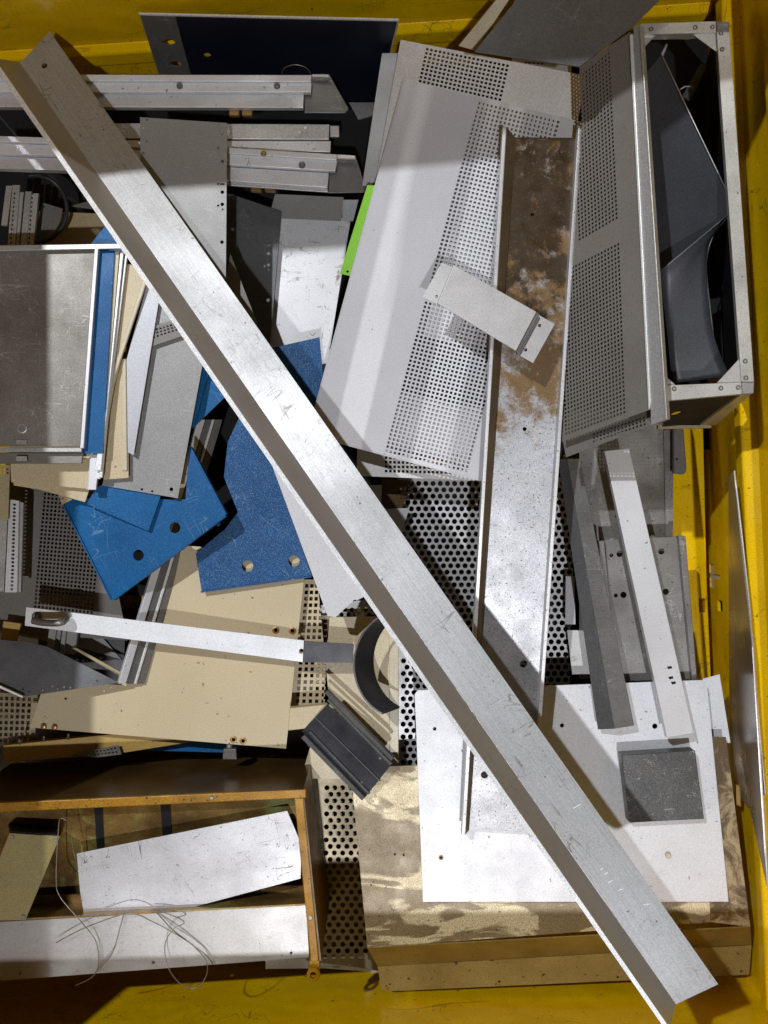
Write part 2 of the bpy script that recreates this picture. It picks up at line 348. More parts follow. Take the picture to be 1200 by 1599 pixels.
# east wall: wavy sheet with a cross-shaped cut-out and two slots, in the wall's own plane
def east_wall():
    d = (SE - NE).normalized(); n = V((-d.y, d.x, 0)); n = n if n.x < 0 else -n
    Lw = (SE - NE).length; M = Matrix.Translation(NE) @ Matrix((d, V((0, 0, 1)), d.cross(V((0, 0, 1))))).transposed().to_4x4(); Mi = M.inverted()
    def hit(px, py):
        r = ray(px, py); t = (NE - CAMP).dot(n) / r.dot(n); q = Mi @ (CAMP + r * t); return V((q.x, q.y))
    polys = [[V((-.03, ZF)), V((Lw + .03, ZF)), V((Lw + .03, .25)), V((-.03, ZR))]]
    w = 3.2
    cx, cy = 1114, 899
    s = hit(cx, cy); a, b = .0045, .026; ah = .024
    polys.append([V((s.x - a, s.y + b * 2)), V((s.x - a, s.y + a * 3)), V((s.x - ah, s.y + a * 3)), V((s.x - ah, s.y - a * 3)), V((s.x - a, s.y - a * 3)), V((s.x - a, s.y - b * 2)),
                  V((s.x + a, s.y - b * 2)), V((s.x + a, s.y - a * 3)), V((s.x + ah, s.y - a * 3)), V((s.x + ah, s.y + a * 3)), V((s.x + a, s.y + a * 3)), V((s.x + a, s.y + b * 2))])
    s = hit(1127, 946); polys.append([V((s.x - .011, s.y - .015)), V((s.x + .011, s.y - .015)), V((s.x + .011, s.y + .015)), V((s.x - .011, s.y + .015))])
    vs = []; fs = []
    for p in polys:
        if area2(p) < 0: p = p[::-1]
        k = len(vs); vs += p; fs.append(list(range(k, len(vs))))
    ov, oe, of, _, _, off = delaunay_2d_cdt(vs, [], fs, 0, 1e-7)
    bm = bmesh.new(); vv = [bm.verts.new((q.x, q.y, 0)) for q in ov]
    for f, o in zip(of, off):
        if 0 in o and len(o) == 1: bm.faces.new([vv[i] for i in f])
    ob = meshobj('wall_panel', bm, YEL, M, skip); m = ob.modifiers.new('s', 'SOLIDIFY'); m.thickness = .006; m.offset = 0
    return d, n, hit, M
de, ne, ehit, ME = east_wall()
# pale backing that shows through the cross-shaped cut-out
q = ME @ V((*ehit(1114, 899), 0)) - ne * .0035
box3('backing_strip', [q + de * s1 * .03 + V((0, 0, s2 * .07)) + ne * s3 * .004 for s1, s2, s3 in ((-1, -1, -1), (1, -1, -1), (1, 1, -1), (-1, 1, -1), (-1, -1, 1), (1, -1, 1), (1, 1, 1), (-1, 1, 1))], BEIL, skip)
def rib(a, b, n, z0, z1, dep, name='rib', zslope=0):
    """trapezoid stiffening rib pressed into a wall"""
    e = (z1 - z0) * .22; c = []
    for p, zz in ((a, 0), (b, zslope)):
        c.append([p + n * .0005 + V((0, 0, z0 + zz)), p + n * dep + V((0, 0, z0 + e + zz)), p + n * dep + V((0, 0, z1 - e + zz)), p + n * .0005 + V((0, 0, z1 + zz))])
    A, B = c; box3(name, [A[0], A[1], A[2], A[3], B[0], B[1], B[2], B[3]], YEL, skip, .004)
rib(NE + de * .02, SE - de * .02, ne, -.235, -.175, .028)
rib(NE + de * .02, SE - de * .02, ne, -.06, .10, .022)
rib(NW + dn * .02, NE - dn * .02, nn, -.33, -.25, .014)
# corner gutter: rounded weld fillet along the foot of the east wall with a slight wave
pts = [NE + de * s + ne * (.012 + .008 * math.sin(s * 17) * (1 if .75 < s < 1.25 else .3)) + V((0, 0, ZF + .004)) for s in [i * .05 for i in range(1, 35)]]
tube('weld_fillet', pts, .009, YEL, skip)

# yellow inner ledge plate on the floor by the east wall, with a slot
plate('ledge_plate', [(1040, 640), (1098, 640), (1104, 900), (1112, 1090), (1040, 1090)], -.43, YEL, .02, slots=[[(1092, 935), (1102, 935), (1102, 957), (1093, 957)]], parent=skip, bevel=.002)

# ---------------------------------------------------------------- added dark sheets standing for the shade in the gaps under the pile
und = [("wide added black sheet darkening the gaps under the blue panels", [(60, 560), (640, 560), (640, 930), (60, 930)], -.44, BLACK),
       ("added black sheet darkening the gaps under the rack rails at the top", [(-60, 130), (640, 130), (640, 540), (-60, 540)], -.445, BLACK),
       ("added black sheet darkening the gaps under the open frame box", [(610, 90), (1150, 70), (1150, 700), (610, 720)], -.44, BLACK),
       ("added black sheet darkening the gaps under the two loose bars", [(585, 740), (1030, 740), (1040, 1230), (585, 1230)], -.445, BLACK),
       ("added dark brown sheet darkening the gaps below the orange cabinet", [(-80, 950), (620, 950), (620, 1490), (-80, 1490)], -.46, BRN)]
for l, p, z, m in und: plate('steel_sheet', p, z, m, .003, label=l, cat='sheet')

# ---------------------------------------------------------------- TOP LEFT
# navy panel leaning steeply at the top wall
th = thing('leaning_navy_sheet', 'deep navy panel with grey end strip leaning at the top wall', 'panel', P(430, 150, -.36))
pn = Plane([(218, 24, -.13), (622, 33, -.13), (590, 170, -.40)])
plate('navy_face', [(275, 27), (620, 35), (588, 172), (312, 165)], pn, NAVYD, .002, holes=[(321, 86, 9, 4)], parent=th)
plate('end_strip', [(219, 24), (274.5, 27), (311, 165), (262, 160)], pn, STEELD, .002, holes=[(264, 66, 10, 4.5), (275, 100, 9, 4)], parent=th)
plate('top_edge', [(217, 22), (623, 31.5), (623, 33.5), (218, 24)], pn, ALU_RIM, .003, parent=th, up=.001)
plate('side_edge', [(620.5, 34), (623.5, 34), (590, 172), (587.5, 172)], pn, KHA, .003, parent=th, up=.001)

# long aluminium rack rails
def rack_rail(label, strips, extra=(), at=None):
    t = thing('rack_rail', label, 'rail', at, 'aluminium rack rails stacked at the top left')
    for nm, pts, z, mat, th_ in strips: plate(nm, pts, z, mat, th_, parent=t, bevel=.0008)
    return t
r1 = rack_rail('topmost long aluminium rack rail with two slotted screws, below the navy panel',
    [('upper_lip', [(-40, 116), (487, 117), (486, 127.5), (-40, 126)], -.185, ALU_WHITE, .012),
     ('web', [(-40, 128), (487, 128.5), (486, 144), (-40, 144)], -.193, ALU_WHITE, .012),
     ('lower_lip', [(-40, 146.5), (475, 147), (474, 168), (-40, 167)], -.205, ALU, .014),
     ('end_plate', [(487, 116), (515, 116), (528, 140), (545, 170), (540, 176), (476, 176), (476, 148), (487, 147)], -.21, STEELD, .004),
     ('end_lip', [(487, 116), (514, 116), (517, 121), (487, 120)], -.195, ALU_DULL, .005)], at=P(230, 140, -.21))
for x in (281, 433): on(x, 134.5, -.193, r=.0055, h=.003, parent=r1)
for x in (366, 386): plate('brass_clip', [(x - 8, 172), (x + 8, 172), (x + 8, 180), (x - 8, 180)], -.22, BRASS, .01, parent=r1, bevel=.001)
r2 = rack_rail('middle short-looking aluminium rack rail showing right of the drilled grey plate',
    [('web', [(150, 192), (515, 194), (514, 218), (150, 216)], -.235, ALU_DULL, .012),
     ('lower_lip', [(150, 219), (517, 220), (516, 237), (150, 235)], -.225, ALU_WHITE, .014),
     ('end_bracket', [(516, 196), (530, 196), (530, 213), (516, 213)], -.24, ALU_DULL, .008)], at=P(330, 215, -.25))
for x, y in ((368, 229), (384, 229), (478, 200), (468, 207)): on(x, y, -.224, r=.003, h=.002, mat=ALU_RIM, parent=r2)
r3 = rack_rail('lowest long aluminium rack rail with tarnished left half and dark notched end plate',
    [('upper_lip', [(-40, 211), (150, 217), (527, 241), (526, 250), (150, 226), (-40, 220)], -.190, ALU_WHITE, .012),
     ('web', [(-40, 222), (150, 229), (527, 251), (524, 267), (150, 244), (-40, 240)], -.197, ALU_WHITE, .012),
     ('lower_lip', [(-40, 243), (150, 248), (514, 270), (512, 293), (150, 268), (-40, 262)], -.208, ALU, .016),
     ('foot_lip', [(150, 270), (512, 294.5), (513, 300), (150, 276)], -.216, ALU_DULL, .004),
     ('end_plate', [(527, 247), (557, 247), (566, 275), (574, 300), (513, 301), (515, 270), (526, 268)], -.215, STEELD, .004),
     ('end_lip', [(527, 241), (555, 243), (556, 248), (527, 247)], -.195, ALU_RIM, .005)], at=P(300, 260, -.22))
on(472, 258, -.197, r=.006, h=.003, parent=r3); on(412, 240, -.188, r=.005, h=.003, mat=BRASS, parent=r3); on(28, 232, -.197, r=.003, parent=r3, mat=ALU_RIM)
for x in (400, 422): plate('brass_clip', [(x - 8, 289), (x + 8, 290), (x + 8, 299), (x - 8, 298)], -.228, BRASS, .01, parent=r3, bevel=.001)
plate('scrap_offcut', [(545, 160), (586, 160), (585, 180), (560, 187)], -.30, GRYD, .002, label='small dark offcut wedged right of the topmost rack rail', cat='offcut')
tube('wire_loop', [P(440, 116, -.2), P(445, 106, -.185), P(462, 101, -.18), P(480, 107, -.185), P(486, 118, -.2)], .0007, RUSTY, label='thin wire loop standing up behind the topmost rack rail', cat='wire')

# drilled grey plate
plate('drilled_plate', [(219, 183), (355, 192), (353, 436), (222, 388)], -.150, GRY, .002,
      holes=[(224, 199, 2.5), (224, 239, 2.3), (348, 209, 2.8), (347.5, 252, 2.8), (347.5, 300, 2.8), (347.5, 319, 2.8), (347, 378, 2.8), (230, 221, 1.6), (230, 187, 1.5), (342, 194, 1.3), (341, 231, 1.8), (341, 287, 1.8), (341, 321, 1.8), (348, 327, 1.5)],
      slots=[[(344, 286), (351, 286), (351, 289), (344, 289)]],
      label='grey plate with a row of drilled holes down its right edge, above the long beam', cat='plate')

# below rails: scuffed sheets
plate('steel_sheet', [(350, 320), (548, 342), (500, 640), (340, 600)], -.335, SCUFF, .0015, label='white scuffed sheet with black rub marks left of the lime green strip', cat='sheet')
plate('steel_sheet', [(430, 303), (537, 308), (533, 345), (420, 340)], -.325, GRY, .002, label='small grey sheet just below the lowest rack rail', cat='sheet')
plate('steel_sheet', [(535, 312), (560, 312), (552, 345), (535, 345)], -.33, LGT, .002, label='tiny pale sheet corner left of the top of the lime green strip', cat='sheet')
plate('steel_sheet', [(352, 300), (440, 330), (420, 560), (340, 600)], -.318, GRYD, .0015, label='dark grey sheet holding the shade right of the drilled grey plate', cat='sheet')  # dark tone stands for the shade on the scuffed sheet's left side
plate('triangular_offcut', [(360, 396), (404, 510), (385, 500), (352, 452)], -.20, GRYW, .002, label='narrow warm grey offcut touching the upper edge of the long beam', cat='offcut')
plate('green_strip', [(574, 289), (596, 290), (556, 433), (531, 427)], (-.150, -.150, -.175), GREEN, .003, holes=[(543, 424, 2)], label='lime green painted metal strip beside the white perforated panels', cat='strip')

# round dial-like ring with flat plate and slotted rails
t = thing('steel_ring', 'dark circular ring frame with half-round grey plate in the shadow above the tray', 'ring', P(60, 330, -.34))
cc = P(52, 327, -.33)
tube('ring', [cc + V((math.cos(a) * .064, math.sin(a) * .064, 0)) for a in [rd(-95 + i * 12) for i in range(17)]], .004, RING, t)
plate('half_plate', [(66, 316), (98, 326), (95, 345), (84, 364), (70, 376), (53, 380)], -.338, GRYW, .002, holes=[(69, 323, 1.4)], parent=t)
for nm, lab, xs, hx in (('slotted_rail', 'left slotted aluminium rail standing in the dark corner left of the ring frame', ((6, 16, 290, 352), (16, 28, 289, 386), (28, 34, 300, 384)), 22.5),
                        ('slotted_rail', 'right slotted aluminium rail standing in the dark corner left of the ring frame', ((36, 46, 299, 384), (46, 57, 302, 383)), 50.5)):
    t = thing(nm, lab, 'rail', P(xs[0][0], 385, -.31), 'slotted rails beside the ring frame')
    for k, (a, b, y0, y1) in enumerate(xs):
        hs = [(hx - (y - 300) * .08 + 1, y, 1.5, 2) for y in range(302, 380, 7)] if a < hx < b else []
        plate('rail_face' if k else 'side_face', [(a + 4, y0), (b + 4 - .5, y0), (b - 4.5, y1), (a - 4, y1)], -.30 + .004 * (k % 2), ALU_DULL, .008, holes=hs, parent=t)
plate('steel_sheet', [(110, 322), (160, 308), (172, 330), (112, 322.5)], -.36, GRYW, .002, label='thin grey sheet sliver left of the long beam near the ring frame', cat='sheet')
plate('steel_sheet', [(60, 330), (200, 335), (170, 385), (60, 386)], -.37, KHA, .002, label='brownish sheet in the shadow just above the tray', cat='sheet')
plate('blue_sheet', [(169, 347), (215, 340), (215, 400), (140, 384)], -.20, BLUE, .002, label='small blue triangle of panel just above the tray at the beam', cat='panel', group='blue painted panels')

# ---------------------------------------------------------------- LEFT STACK
t = thing('sheet_metal_tray', 'large tarnished grey sheet metal tray with round and oblong punchings at the left edge', 'tray', P(60, 560, -.17))
TM = M_('tarnished_tray_steel', (.30, .28, .265), (.13, .115, .095), 5, .35, .45, .10, scratch=WSC, scr_amt=.22, scr_sc=8)
plate('tray_base', [(-60, 394), (148, 389), (125, 697), (-60, 697)], -.150, TM, .002, holes=[], parent=t)
plate('top_flange', [(-60, 384), (193, 380), (195, 388), (-60, 393)], -.138, ALU_DULL, .008, parent=t, bevel=.001)
plate('side_flange', [(148, 387), (154, 387), (131, 700), (125, 700)], -.138, ALU_WHITE, .012, parent=t, bevel=.001)
plate('bottom_flange', [(-60, 699), (128, 699), (128, 706), (-60, 706)], -.140, ALU_DULL, .010, parent=t, bevel=.001)
plate('bottom_lip', [(-60, 707), (130, 707), (128, 724), (-60, 724)], -.155, TM, .006, parent=t, bevel=.001)
disc('punched_knockout', P(35, 669, -.150), V((0, 0, 1)), .0085, .0012, ALU_DULL, t, hole=.007)
for y in (690, 716): plate('oblong_punching', [(25, y - 4), (42, y - 4), (42, y + 4), (25, y + 4)], -.147, ALU_DULL, .004, parent=t, bevel=.001)

t = thing('blue_strip', 'long narrow blue painted strip standing between tray and cream strips', 'strip', P(155, 708, -.16))
plate('strip_face', [(156, 392), (179, 391), (161, 708), (131, 708)], -.150, BLUE, .004, flanges=[(3, .004, 0)], parent=t)
# cream and white edge strips
for i, (lab, pts, z, m) in enumerate([
    ('cream strip edge right beside the long blue strip', [(179.5, 392), (187, 392), (166, 640), (160, 720)], -.155, BEIL),
    ('white strip edge, wider one right of the blue strip', [(188, 393), (193.5, 392), (158, 735), (147, 734), (166, 640)], -.152, ALU_RIM),
    ('white strip edge, rightmost thin one beside the beige flanged panel', [(196, 392), (200, 392), (170, 640), (160, 746), (154, 746)], -.158, ALU_WHITE)]):
    plate('edge_strip', pts, z, m, .006, label=lab, cat='strip', group='thin edge strips of stacked panels', bevel=.001)
def flanged(label, pts, z, fl, m=BEI, g='beige flanged panels in the left stack'):
    t = thing('beige_sheet', label, 'panel', centre(pts, z if not isinstance(z, tuple) else z[0]), g)
    plate('panel_face', pts, z, m, .002, parent=t)
    for f in fl: plate('bright_flange', f, (z if not isinstance(z, tuple) else max(z)) + .004, BEIL, .006, parent=t, bevel=.0015)
    return t
flanged('beige panel with bright slanting flange nearest the beam', [(200, 412), (229, 420), (176, 612), (158, 735), (160, 560)], -.168, [[(227, 424), (232, 432), (181, 585), (163, 690), (160, 680), (176, 580)]])
flanged('beige panel standing upright below the slanting one, ending above the blue panel', [(180, 560), (200, 560), (201, 746), (162, 749)], -.178, [[(191, 560), (197, 560), (199, 735), (190, 735)]])
flanged('wide beige panel showing under the bottom lip of the tray', [(15, 690), (150, 690), (147, 764), (18, 753)], -.185, [[(141, 700), (147, 700), (140, 765), (134, 765)]])
flanged('lowest beige panel wedge under the tray with its right corner over the blue panel', [(20, 740), (143, 755), (133, 784), (60, 764), (22, 758)], -.20, [])
t = thing('double_rail', 'bright double rail end between the beige panels below the blue strip', 'rail', P(150, 740, -.19))
plate('rail_web', [(141, 709), (156, 709), (150, 765), (138, 765)], -.166, ALU_WHITE, .008, parent=t, bevel=.001)
plate('rail_web', [(157, 709), (163, 709), (156, 748), (151, 748)], -.163, ALU_RIM, .008, parent=t, bevel=.001)
plate('light_grey_strip', [(232, 436), (249, 466), (209, 711), (200, 706), (198, 562)], -.176, LGT, .002, label='pale blue-grey tapering strip between beige panel and large grey plate', cat='strip')
plate('vent_strip', [(225, 512), (284, 498), (292, 522), (225, 545)], -.181, GRYW, .002, grids=[([(232, 515), (280, 502), (286, 514), (232, 532)], 9, 3, .62, 'sq')], label='grey strip with three rows of square holes beside the long beam', cat='vent strip')
plate('steel_sheet', [(247, 420), (300, 480), (300, 500), (225, 512)], -.187, GRY, .002, label='grey sheet corner above the vent strip beside the long beam', cat='sheet')
plate('drilled_plate', [(238, 470), (300, 480), (318, 562), (278, 778), (160, 758), (175, 700)], -.192, GRY, .002,
      holes=[(222, 764, 2), (238, 767, 1.8), (268, 764, 3)], label='large grey plate with three small holes in its bottom edge, over the blue panels', cat='plate')
t = thing('beige_sheet', 'beige upright panel edge with small square holes at the left border below the tray', 'panel', P(5, 780, -.25))
plate('panel_face', [(-40, 726), (16, 726), (13, 812), (-40, 812)], -.215, KHA, .002, grids=[([(-20, 730), (15, 730), (15, 741), (-20, 741)], 6, 2, .6, 'sq')], parent=t)

# blue panels
def blue(label, pts, z, holes=(), m=BLUE, fl=()):
    return plate('blue_sheet', pts, z, m, .0025, holes=holes, flanges=fl, label=label, cat='panel', group='blue painted panels')
blue('bright blue panel with two round black holes in the centre left', [(296, 698), (352, 804), (176, 936), (100, 785), (112, 778), (290, 780)], (-.205, -.195, -.215), [(273.5, 824, 8.5), (216.5, 867, 8.5)], fl=[(0, -.012, 0), (1, -.012, 0), (2, .004, 0)])
blue('smaller bright blue panel lying between the grey plate and the two-holed blue panel', [(190, 740), (251, 775), (233, 827), (137, 785), (150, 762)], -.198, fl=[(2, -.006, 0)])
blue('blue sheet triangle beside the right edge of the large grey plate', [(308, 560), (330, 575), (360, 612), (299, 671), (302, 600)], -.225)
blue('thin blue sheet sliver along the large grey plate beside the beam', [(312, 560), (328, 576), (303, 668), (296, 660)], -.212)
blue('large glittering dark blue panel with two beige-showing holes below the beam', [(377, 645), (412, 680), (487, 899), (315, 923), (306, 864), (352, 826), (372, 800), (350, 745), (356, 690)], -.262, [(387, 884, 9), (459.5, 876, 9)], BLUED, fl=[(2, .004, 0)])
blue('glittering dark blue panel corner above the beam left of the white perforated panel', [(350, 560), (497, 527), (503, 590), (491, 640), (440, 700)], -.255, (), BLUED, fl=[(1, .006, 0)])
t = tube('round_tab', [P(340, 813, -.235), P(341, 818, -.235), P(343, 821, -.235)], .004, BLUED, label='little round blue tab under the right corner of the two-holed blue panel', cat='tab')

# grooved rails behind the blue panels (upper bit and lower rail)
t = thing('grooved_rail', 'long grooved aluminium rail pair leaning from the black gap down past the handle bar', 'rail', P(215, 1065, -.30))
pr = Plane([(340, 640, -.290), (275, 870, -.275), (190, 1065, -.245)])
for a0, a1, b0, b1, m, up in ((-2, 9, -2, 10, ALU_WHITE, .004), (10, 19, 11, 22, STEELD, 0), (20, 24, 23, 27, ALU_RIM, .003), (25, 36, 28, 39, GRYW, 0)):
    plate('rail_face', [(312 + a0, 655), (312 + a1, 655), (187 + b1, 1068), (187 + b0, 1068)], pr, m, .010, parent=t, up=up, bevel=.0008)

# white drawn sheet below the beam
plate('white_sheet', [(408, 680), (470, 740), (572, 930), (557, 938), (548, 942), (524, 964), (512, 962)], -.205, LGTP, .002, slots=[[(551, 938), (556, 936), (562, 948), (560, 951), (556, 951)]],
      label='long white tapering sheet with slotted lower end below the beam', cat='sheet')

# left margin pieces
plate('perforated_sheet', [(45, 745), (150, 760), (200, 1000), (40, 990), (-40, 985), (-40, 760)], -.30, GRYW, .002,
      grids=[([(68, 768), (165, 775), (146, 960), (52, 950)], 16, 29, .60, 'sq')],
      label='dark grey panel with square perforation left of the two-holed blue panel', cat='panel')
t = thing('slotted_rail', 'upright white slotted rail with one row of black holes at the left border', 'rail', P(20, 925, -.28))
plate('slotted_face', [(15, 780), (30, 782), (27, 925), (8, 925)], -.225, ALU_WHITE, .006, holes=[(23 - (y - 785) * .03, y, 2.6, 2) for y in range(788, 922, 6)], parent=t)
plate('side_face', [(-8, 780), (13.5, 780), (6.5, 924), (-12, 924)], -.232, ALU_DULL, .008, parent=t, bevel=.001)
plate('side_face', [(31.5, 783), (37, 785), (33, 925), (28, 925)], -.232, ALU_DULL, .008, parent=t, bevel=.001)
plate('grey_sheet', [(-60, 925), (130, 960), (190, 1030), (120, 1010), (-60, 975)], -.318, GRY, .002, label='plain grey panel showing under the left end of the handle bar', cat='panel')
plate('gusset_plate', [(92, 772), (113, 780), (97, 788)], -.205, KHA, .003, holes=[(98, 778, 1.6)], label='tiny drilled beige corner piece at the top of the two-holed blue panel', cat='corner piece')
plate('ochre_board', [(6, 970), (33, 974), (24, 1008), (0, 1008)], -.27, OCH, .006, label='small ochre board end left of the handle bar end', cat='board')
t = thing('grooved_rail', 'short grey grooved rail stub hanging below the handle bar near its handle', 'rail', P(80, 1010, -.30))
for a, b, z in ((72, 84, -.262), (85, 92, -.270), (93, 100, -.262), (101, 118, -.272)):
    plate('rail_face', [(a + 6, 975), (b + 5.2, 975), (b - .8, 1022), (a, 1020)], z, GRY, .01, parent=t, bevel=.001)
plate('steel_sheet', [(60, 980), (196, 985), (192, 1070), (60, 1020)], -.325, GRYD, .002, label='dark grey sheet between rail stub and long grooved rail', cat='sheet')
plate('wood_strip', [(113, 1012), (120, 1012), (190, 1050), (188, 1056)], -.262, KHA, .004, label='thin beige strip slanting between dark tray and grooved rail', cat='strip')
plate('dark_drilled_plate', [(-40, 995), (45, 1003), (75, 1010), (186, 1066), (36, 1088), (-40, 1060)], [(-40, 995, -.222), (186, 1066, -.235), (36, 1088, -.215)], DRK, .002,
      holes=[(36, 1076, 1.6), (46, 1080, 1.3), (66, 1078, 1.7), (82, 1072, 1.3), (90, 1076, 1.2), (100, 1073, 1.5), (110, 1074, 1.5), (140, 1068, 1.5), (152, 1063, 1.3), (24, 1006, 1), (52, 1008, 1)],
      label='dark grey drilled panel with bright left edge jutting in at the left border', cat='panel')
plate('bright_edge_strip', [(-40, 1052), (36, 1087), (36, 1090), (-40, 1057)], -.205, ALU_RIM, .004, label='bright cut edge strip along the dark drilled panel at the left border', cat='strip')

# handle bar
t = thing('handle_bar', 'long flat aluminium bar with a bent round handle at its left end', 'bar', P(250, 990, -.24))
ph = Plane([(40, 948, -.205), (470, 1000, -.232), (465, 1033, -.232)])
plate('flat_bar', [(41, 948), (475, 1000), (473, 1034), (39, 977)], ph, ALU_WHITE, .004, holes=[(471, 1017, 4)], parent=t, bevel=.0005)
plate('dark_end', [(475.5, 1001), (553, 1006), (551, 1035), (473.5, 1034)], ph, RING, .004, parent=t, bevel=.0005)
tube('handle', [P(52, 969, -.185), P(66, 972, -.180), P(85, 973, -.178), P(98, 971, -.180), P(104, 966, -.195)], .0062, STEEL, t, seg=12)
disc('washer', ph.pt(58, 963), ph.n, .009, .003, STEELD, t, hole=.003)

# beige sheets lower left
t = thing('beige_sheet', 'big plain beige panel with countersunk holes and two rivets, under the handle bar', 'panel', P(290, 1020, -.29))
pb = Plane([(68, 1085, -.275), (447, 1168, -.268), (475, 905, -.275)])
plate('panel_face', [(262, 850), (479, 866), (447, 1169), (47, 1136), (72, 1060), (190, 1070)], pb, BEI, .003, holes=[(431, 984, 3.2), (457, 985, 3.2), (365, 1155, 3), (380, 1157, 3), (103, 1091, 2)], parent=t)
for x, y in ((69, 1134), (86, 1135)): disc('rivet', pb.pt(x, y), pb.n, .0055, .005, BRASS, t, dome=True)
for x, y in ((431, 984), (457, 985), (365, 1155), (380, 1157)): disc('ferrule', pb.pt(x, y), pb.n, .0068, .0008, BRASS, t, hole=.0036)
plate('beige_grille', [(470, 905), (496, 905), (515, 1100), (448, 1135)], -.30, BEI, .002, grids=[([(476, 910), (515, 910), (509, 1120), (458, 1120)], 5, 21, .58, 'sq')], label='beige grille with square holes right of the big beige panel', cat='grille')
plate('brown_grille', [(492, 960), (532, 962), (535, 1100), (492, 1100)], -.325, PERFB, .002, grids=[([(494, 965), (533, 965), (533, 1095), (494, 1095)], 4, 13, .55, 'sq')], label='dark brown grille with square holes under the black ring', cat='grille')
plate('brown_grille', [(-30, 1080), (66, 1085), (52, 1160), (-30, 1168)], -.33, PERFB, .002, grids=[([(-20, 1085), (60, 1088), (55, 1160), (-20, 1162)], 9, 8, .6, 'sq')], label='dark brown grille with square holes at the left border below the dark panel', cat='grille')
plate('beige_block', [(452, 1106), (511, 1100), (513, 1134), (450, 1141)], -.245, KHA if 0 else BEI, .02, label='small beige folded block under the right corner of the big beige panel', cat='block', bevel=.0015)
plate('side_strip', [(50, 1097), (60, 1097), (55, 1140), (46, 1140)], -.29, KHA, .006, label='short upright beige strip beside the brown grille and rivets', cat='strip')
t = thing('ochre_board', 'long ochre board edge lying between beige panel and orange cabinet', 'board', P(150, 1170, -.30))
plate('board_face', [(5, 1164), (180, 1146), (310, 1157), (190, 1176), (5, 1191)], -.30, OCH, .02, parent=t, bevel=.001)
for x, y in ((69, 1150), (31, 1155), (107, 1147)): tube('pin', [P(x, y, -.27), P(x, y + 7, -.29)], .002, STEEL, t, smooth_path=False)
plate('grille_offcut', [(105, 1180), (185, 1163), (190, 1178), (150, 1183)], -.288, STEELD, .002, grids=[([(120, 1178), (182, 1165), (186, 1177), (125, 1182)], 11, 2, .6, 'sq')], label='small dark grille offcut on the ochre board edge', cat='offcut')
plate('blue_sheet', [(230, 1155), (400, 1158), (350, 1175), (230, 1172)], -.325, BLUE, .002, label='blue panel edge peeking out under the big beige panel bottom', cat='panel', group='blue painted panels')
t = thing('hex_bolt', 'small rusty bolt head standing on the cabinet back side below the beige panel', 'bolt', P(359, 1178, -.3))
plate('bolt_head', [(349, 1170), (369, 1170), (370, 1186), (348, 1186)], -.262, STEEL, .014, parent=t, bevel=.001)
tube('bolt_shank', [P(359, 1160, -.275), P(359, 1172, -.27)], .006, STEEL, t, smooth_path=False)

# beige stained panel under ring + black ring
t = thing('stained_beige_sheet', 'beige stained panel with folded right edge under the black ring', 'panel', P(570, 1090, -.31))
ps = Plane([(515, 962, -.300), (622, 960, -.300), (622, 1220, -.300)])
STB = M_('smudged_beige_lacquer', (.60, .51, .34), (.52, .43, .28), 8, 0, .4, .07, stain=(.22, .16, .08), stain_sc=9, stain_t=.60, stain_w=.05)
plate('panel_face', [(515, 964), (621, 962), (621, 1219), (470, 1215), (505, 1100)], ps, STB, .002, holes=[(614.5, 1149, 3)], parent=t)
plate('folded_edge', [(607, 962), (623, 962), (623, 1220), (609, 1220)], ps, BEIL, .006, parent=t, up=.006, bevel=.0015)
def black_ring():
    c = P(628, 1038, -.19); R, hh, th_ = .0855, .045, .0035
    bm = bmesh.new(); rows = []
    lean = V((.030, .0, -hh))
    for i in range(25):
        a = rd(116 + i * (246 - 116) / 24 * 1.0)
        e = V((math.cos(a), math.sin(a) * 1.12, 0))
        rows.append([bm.verts.new(q) for q in (e * R, e * (R - th_), e * (R - th_) * .97 + lean, e * R * .97 + lean)])
    for i in range(24):
        for k in range(4): bm.faces.new([rows[i][k], rows[i][(k + 1) % 4], rows[i + 1][(k + 1) % 4], rows[i + 1][k]])
    bm.faces.new(rows[0]); bm.faces.new(rows[-1])
    return meshobj('bent_band', bm, RING, Matrix.Translation(c), bevel=.0006)
tag(black_ring(), 'black curved steel band bent to a half ring, right of the handle bar end', 'band')

# dark ribbed tray
t = thing('ribbed_profile', 'dark grey ribbed profile lying aslant over the perforated sheet in the lower centre', 'profile', P(545, 1160, -.25))
pt_ = Plane([(515, 1085, -.235), (612, 1190, -.215), (568, 1245, -.225)])
plate('profile_base', [(511, 1100), (613, 1192), (570, 1246), (472, 1142)], pt_, RING, .003, parent=t)
for a, b, w, up, m in (((509, 1080), (613, 1186), 6, .014, GRYD), ((512, 1093), (611, 1194), 4, .008, GRYD), ((473, 1150), (568, 1248), 7, .014, GRYD), ((484, 1143), (577, 1240), 3.5, .006, GRYD), ((492, 1120), (594, 1220), 2.0, .004, GRYD)):
    dx, dy = b[0] - a[0], b[1] - a[1]; l = math.hypot(dx, dy); nx, ny = -dy / l * w / 2, dx / l * w / 2
    plate('rib', [(a[0] + nx, a[1] + ny), (b[0] + nx, b[1] + ny), (b[0] - nx, b[1] - ny), (a[0] - nx, a[1] - ny)], pt_, m, max(.004, up), parent=t, up=up, bevel=.0006)
for x, y in ((565, 1222), (594, 1184)): disc('rivet', pt_.pt(x, y), pt_.n, .0025, .001, STEEL, t)

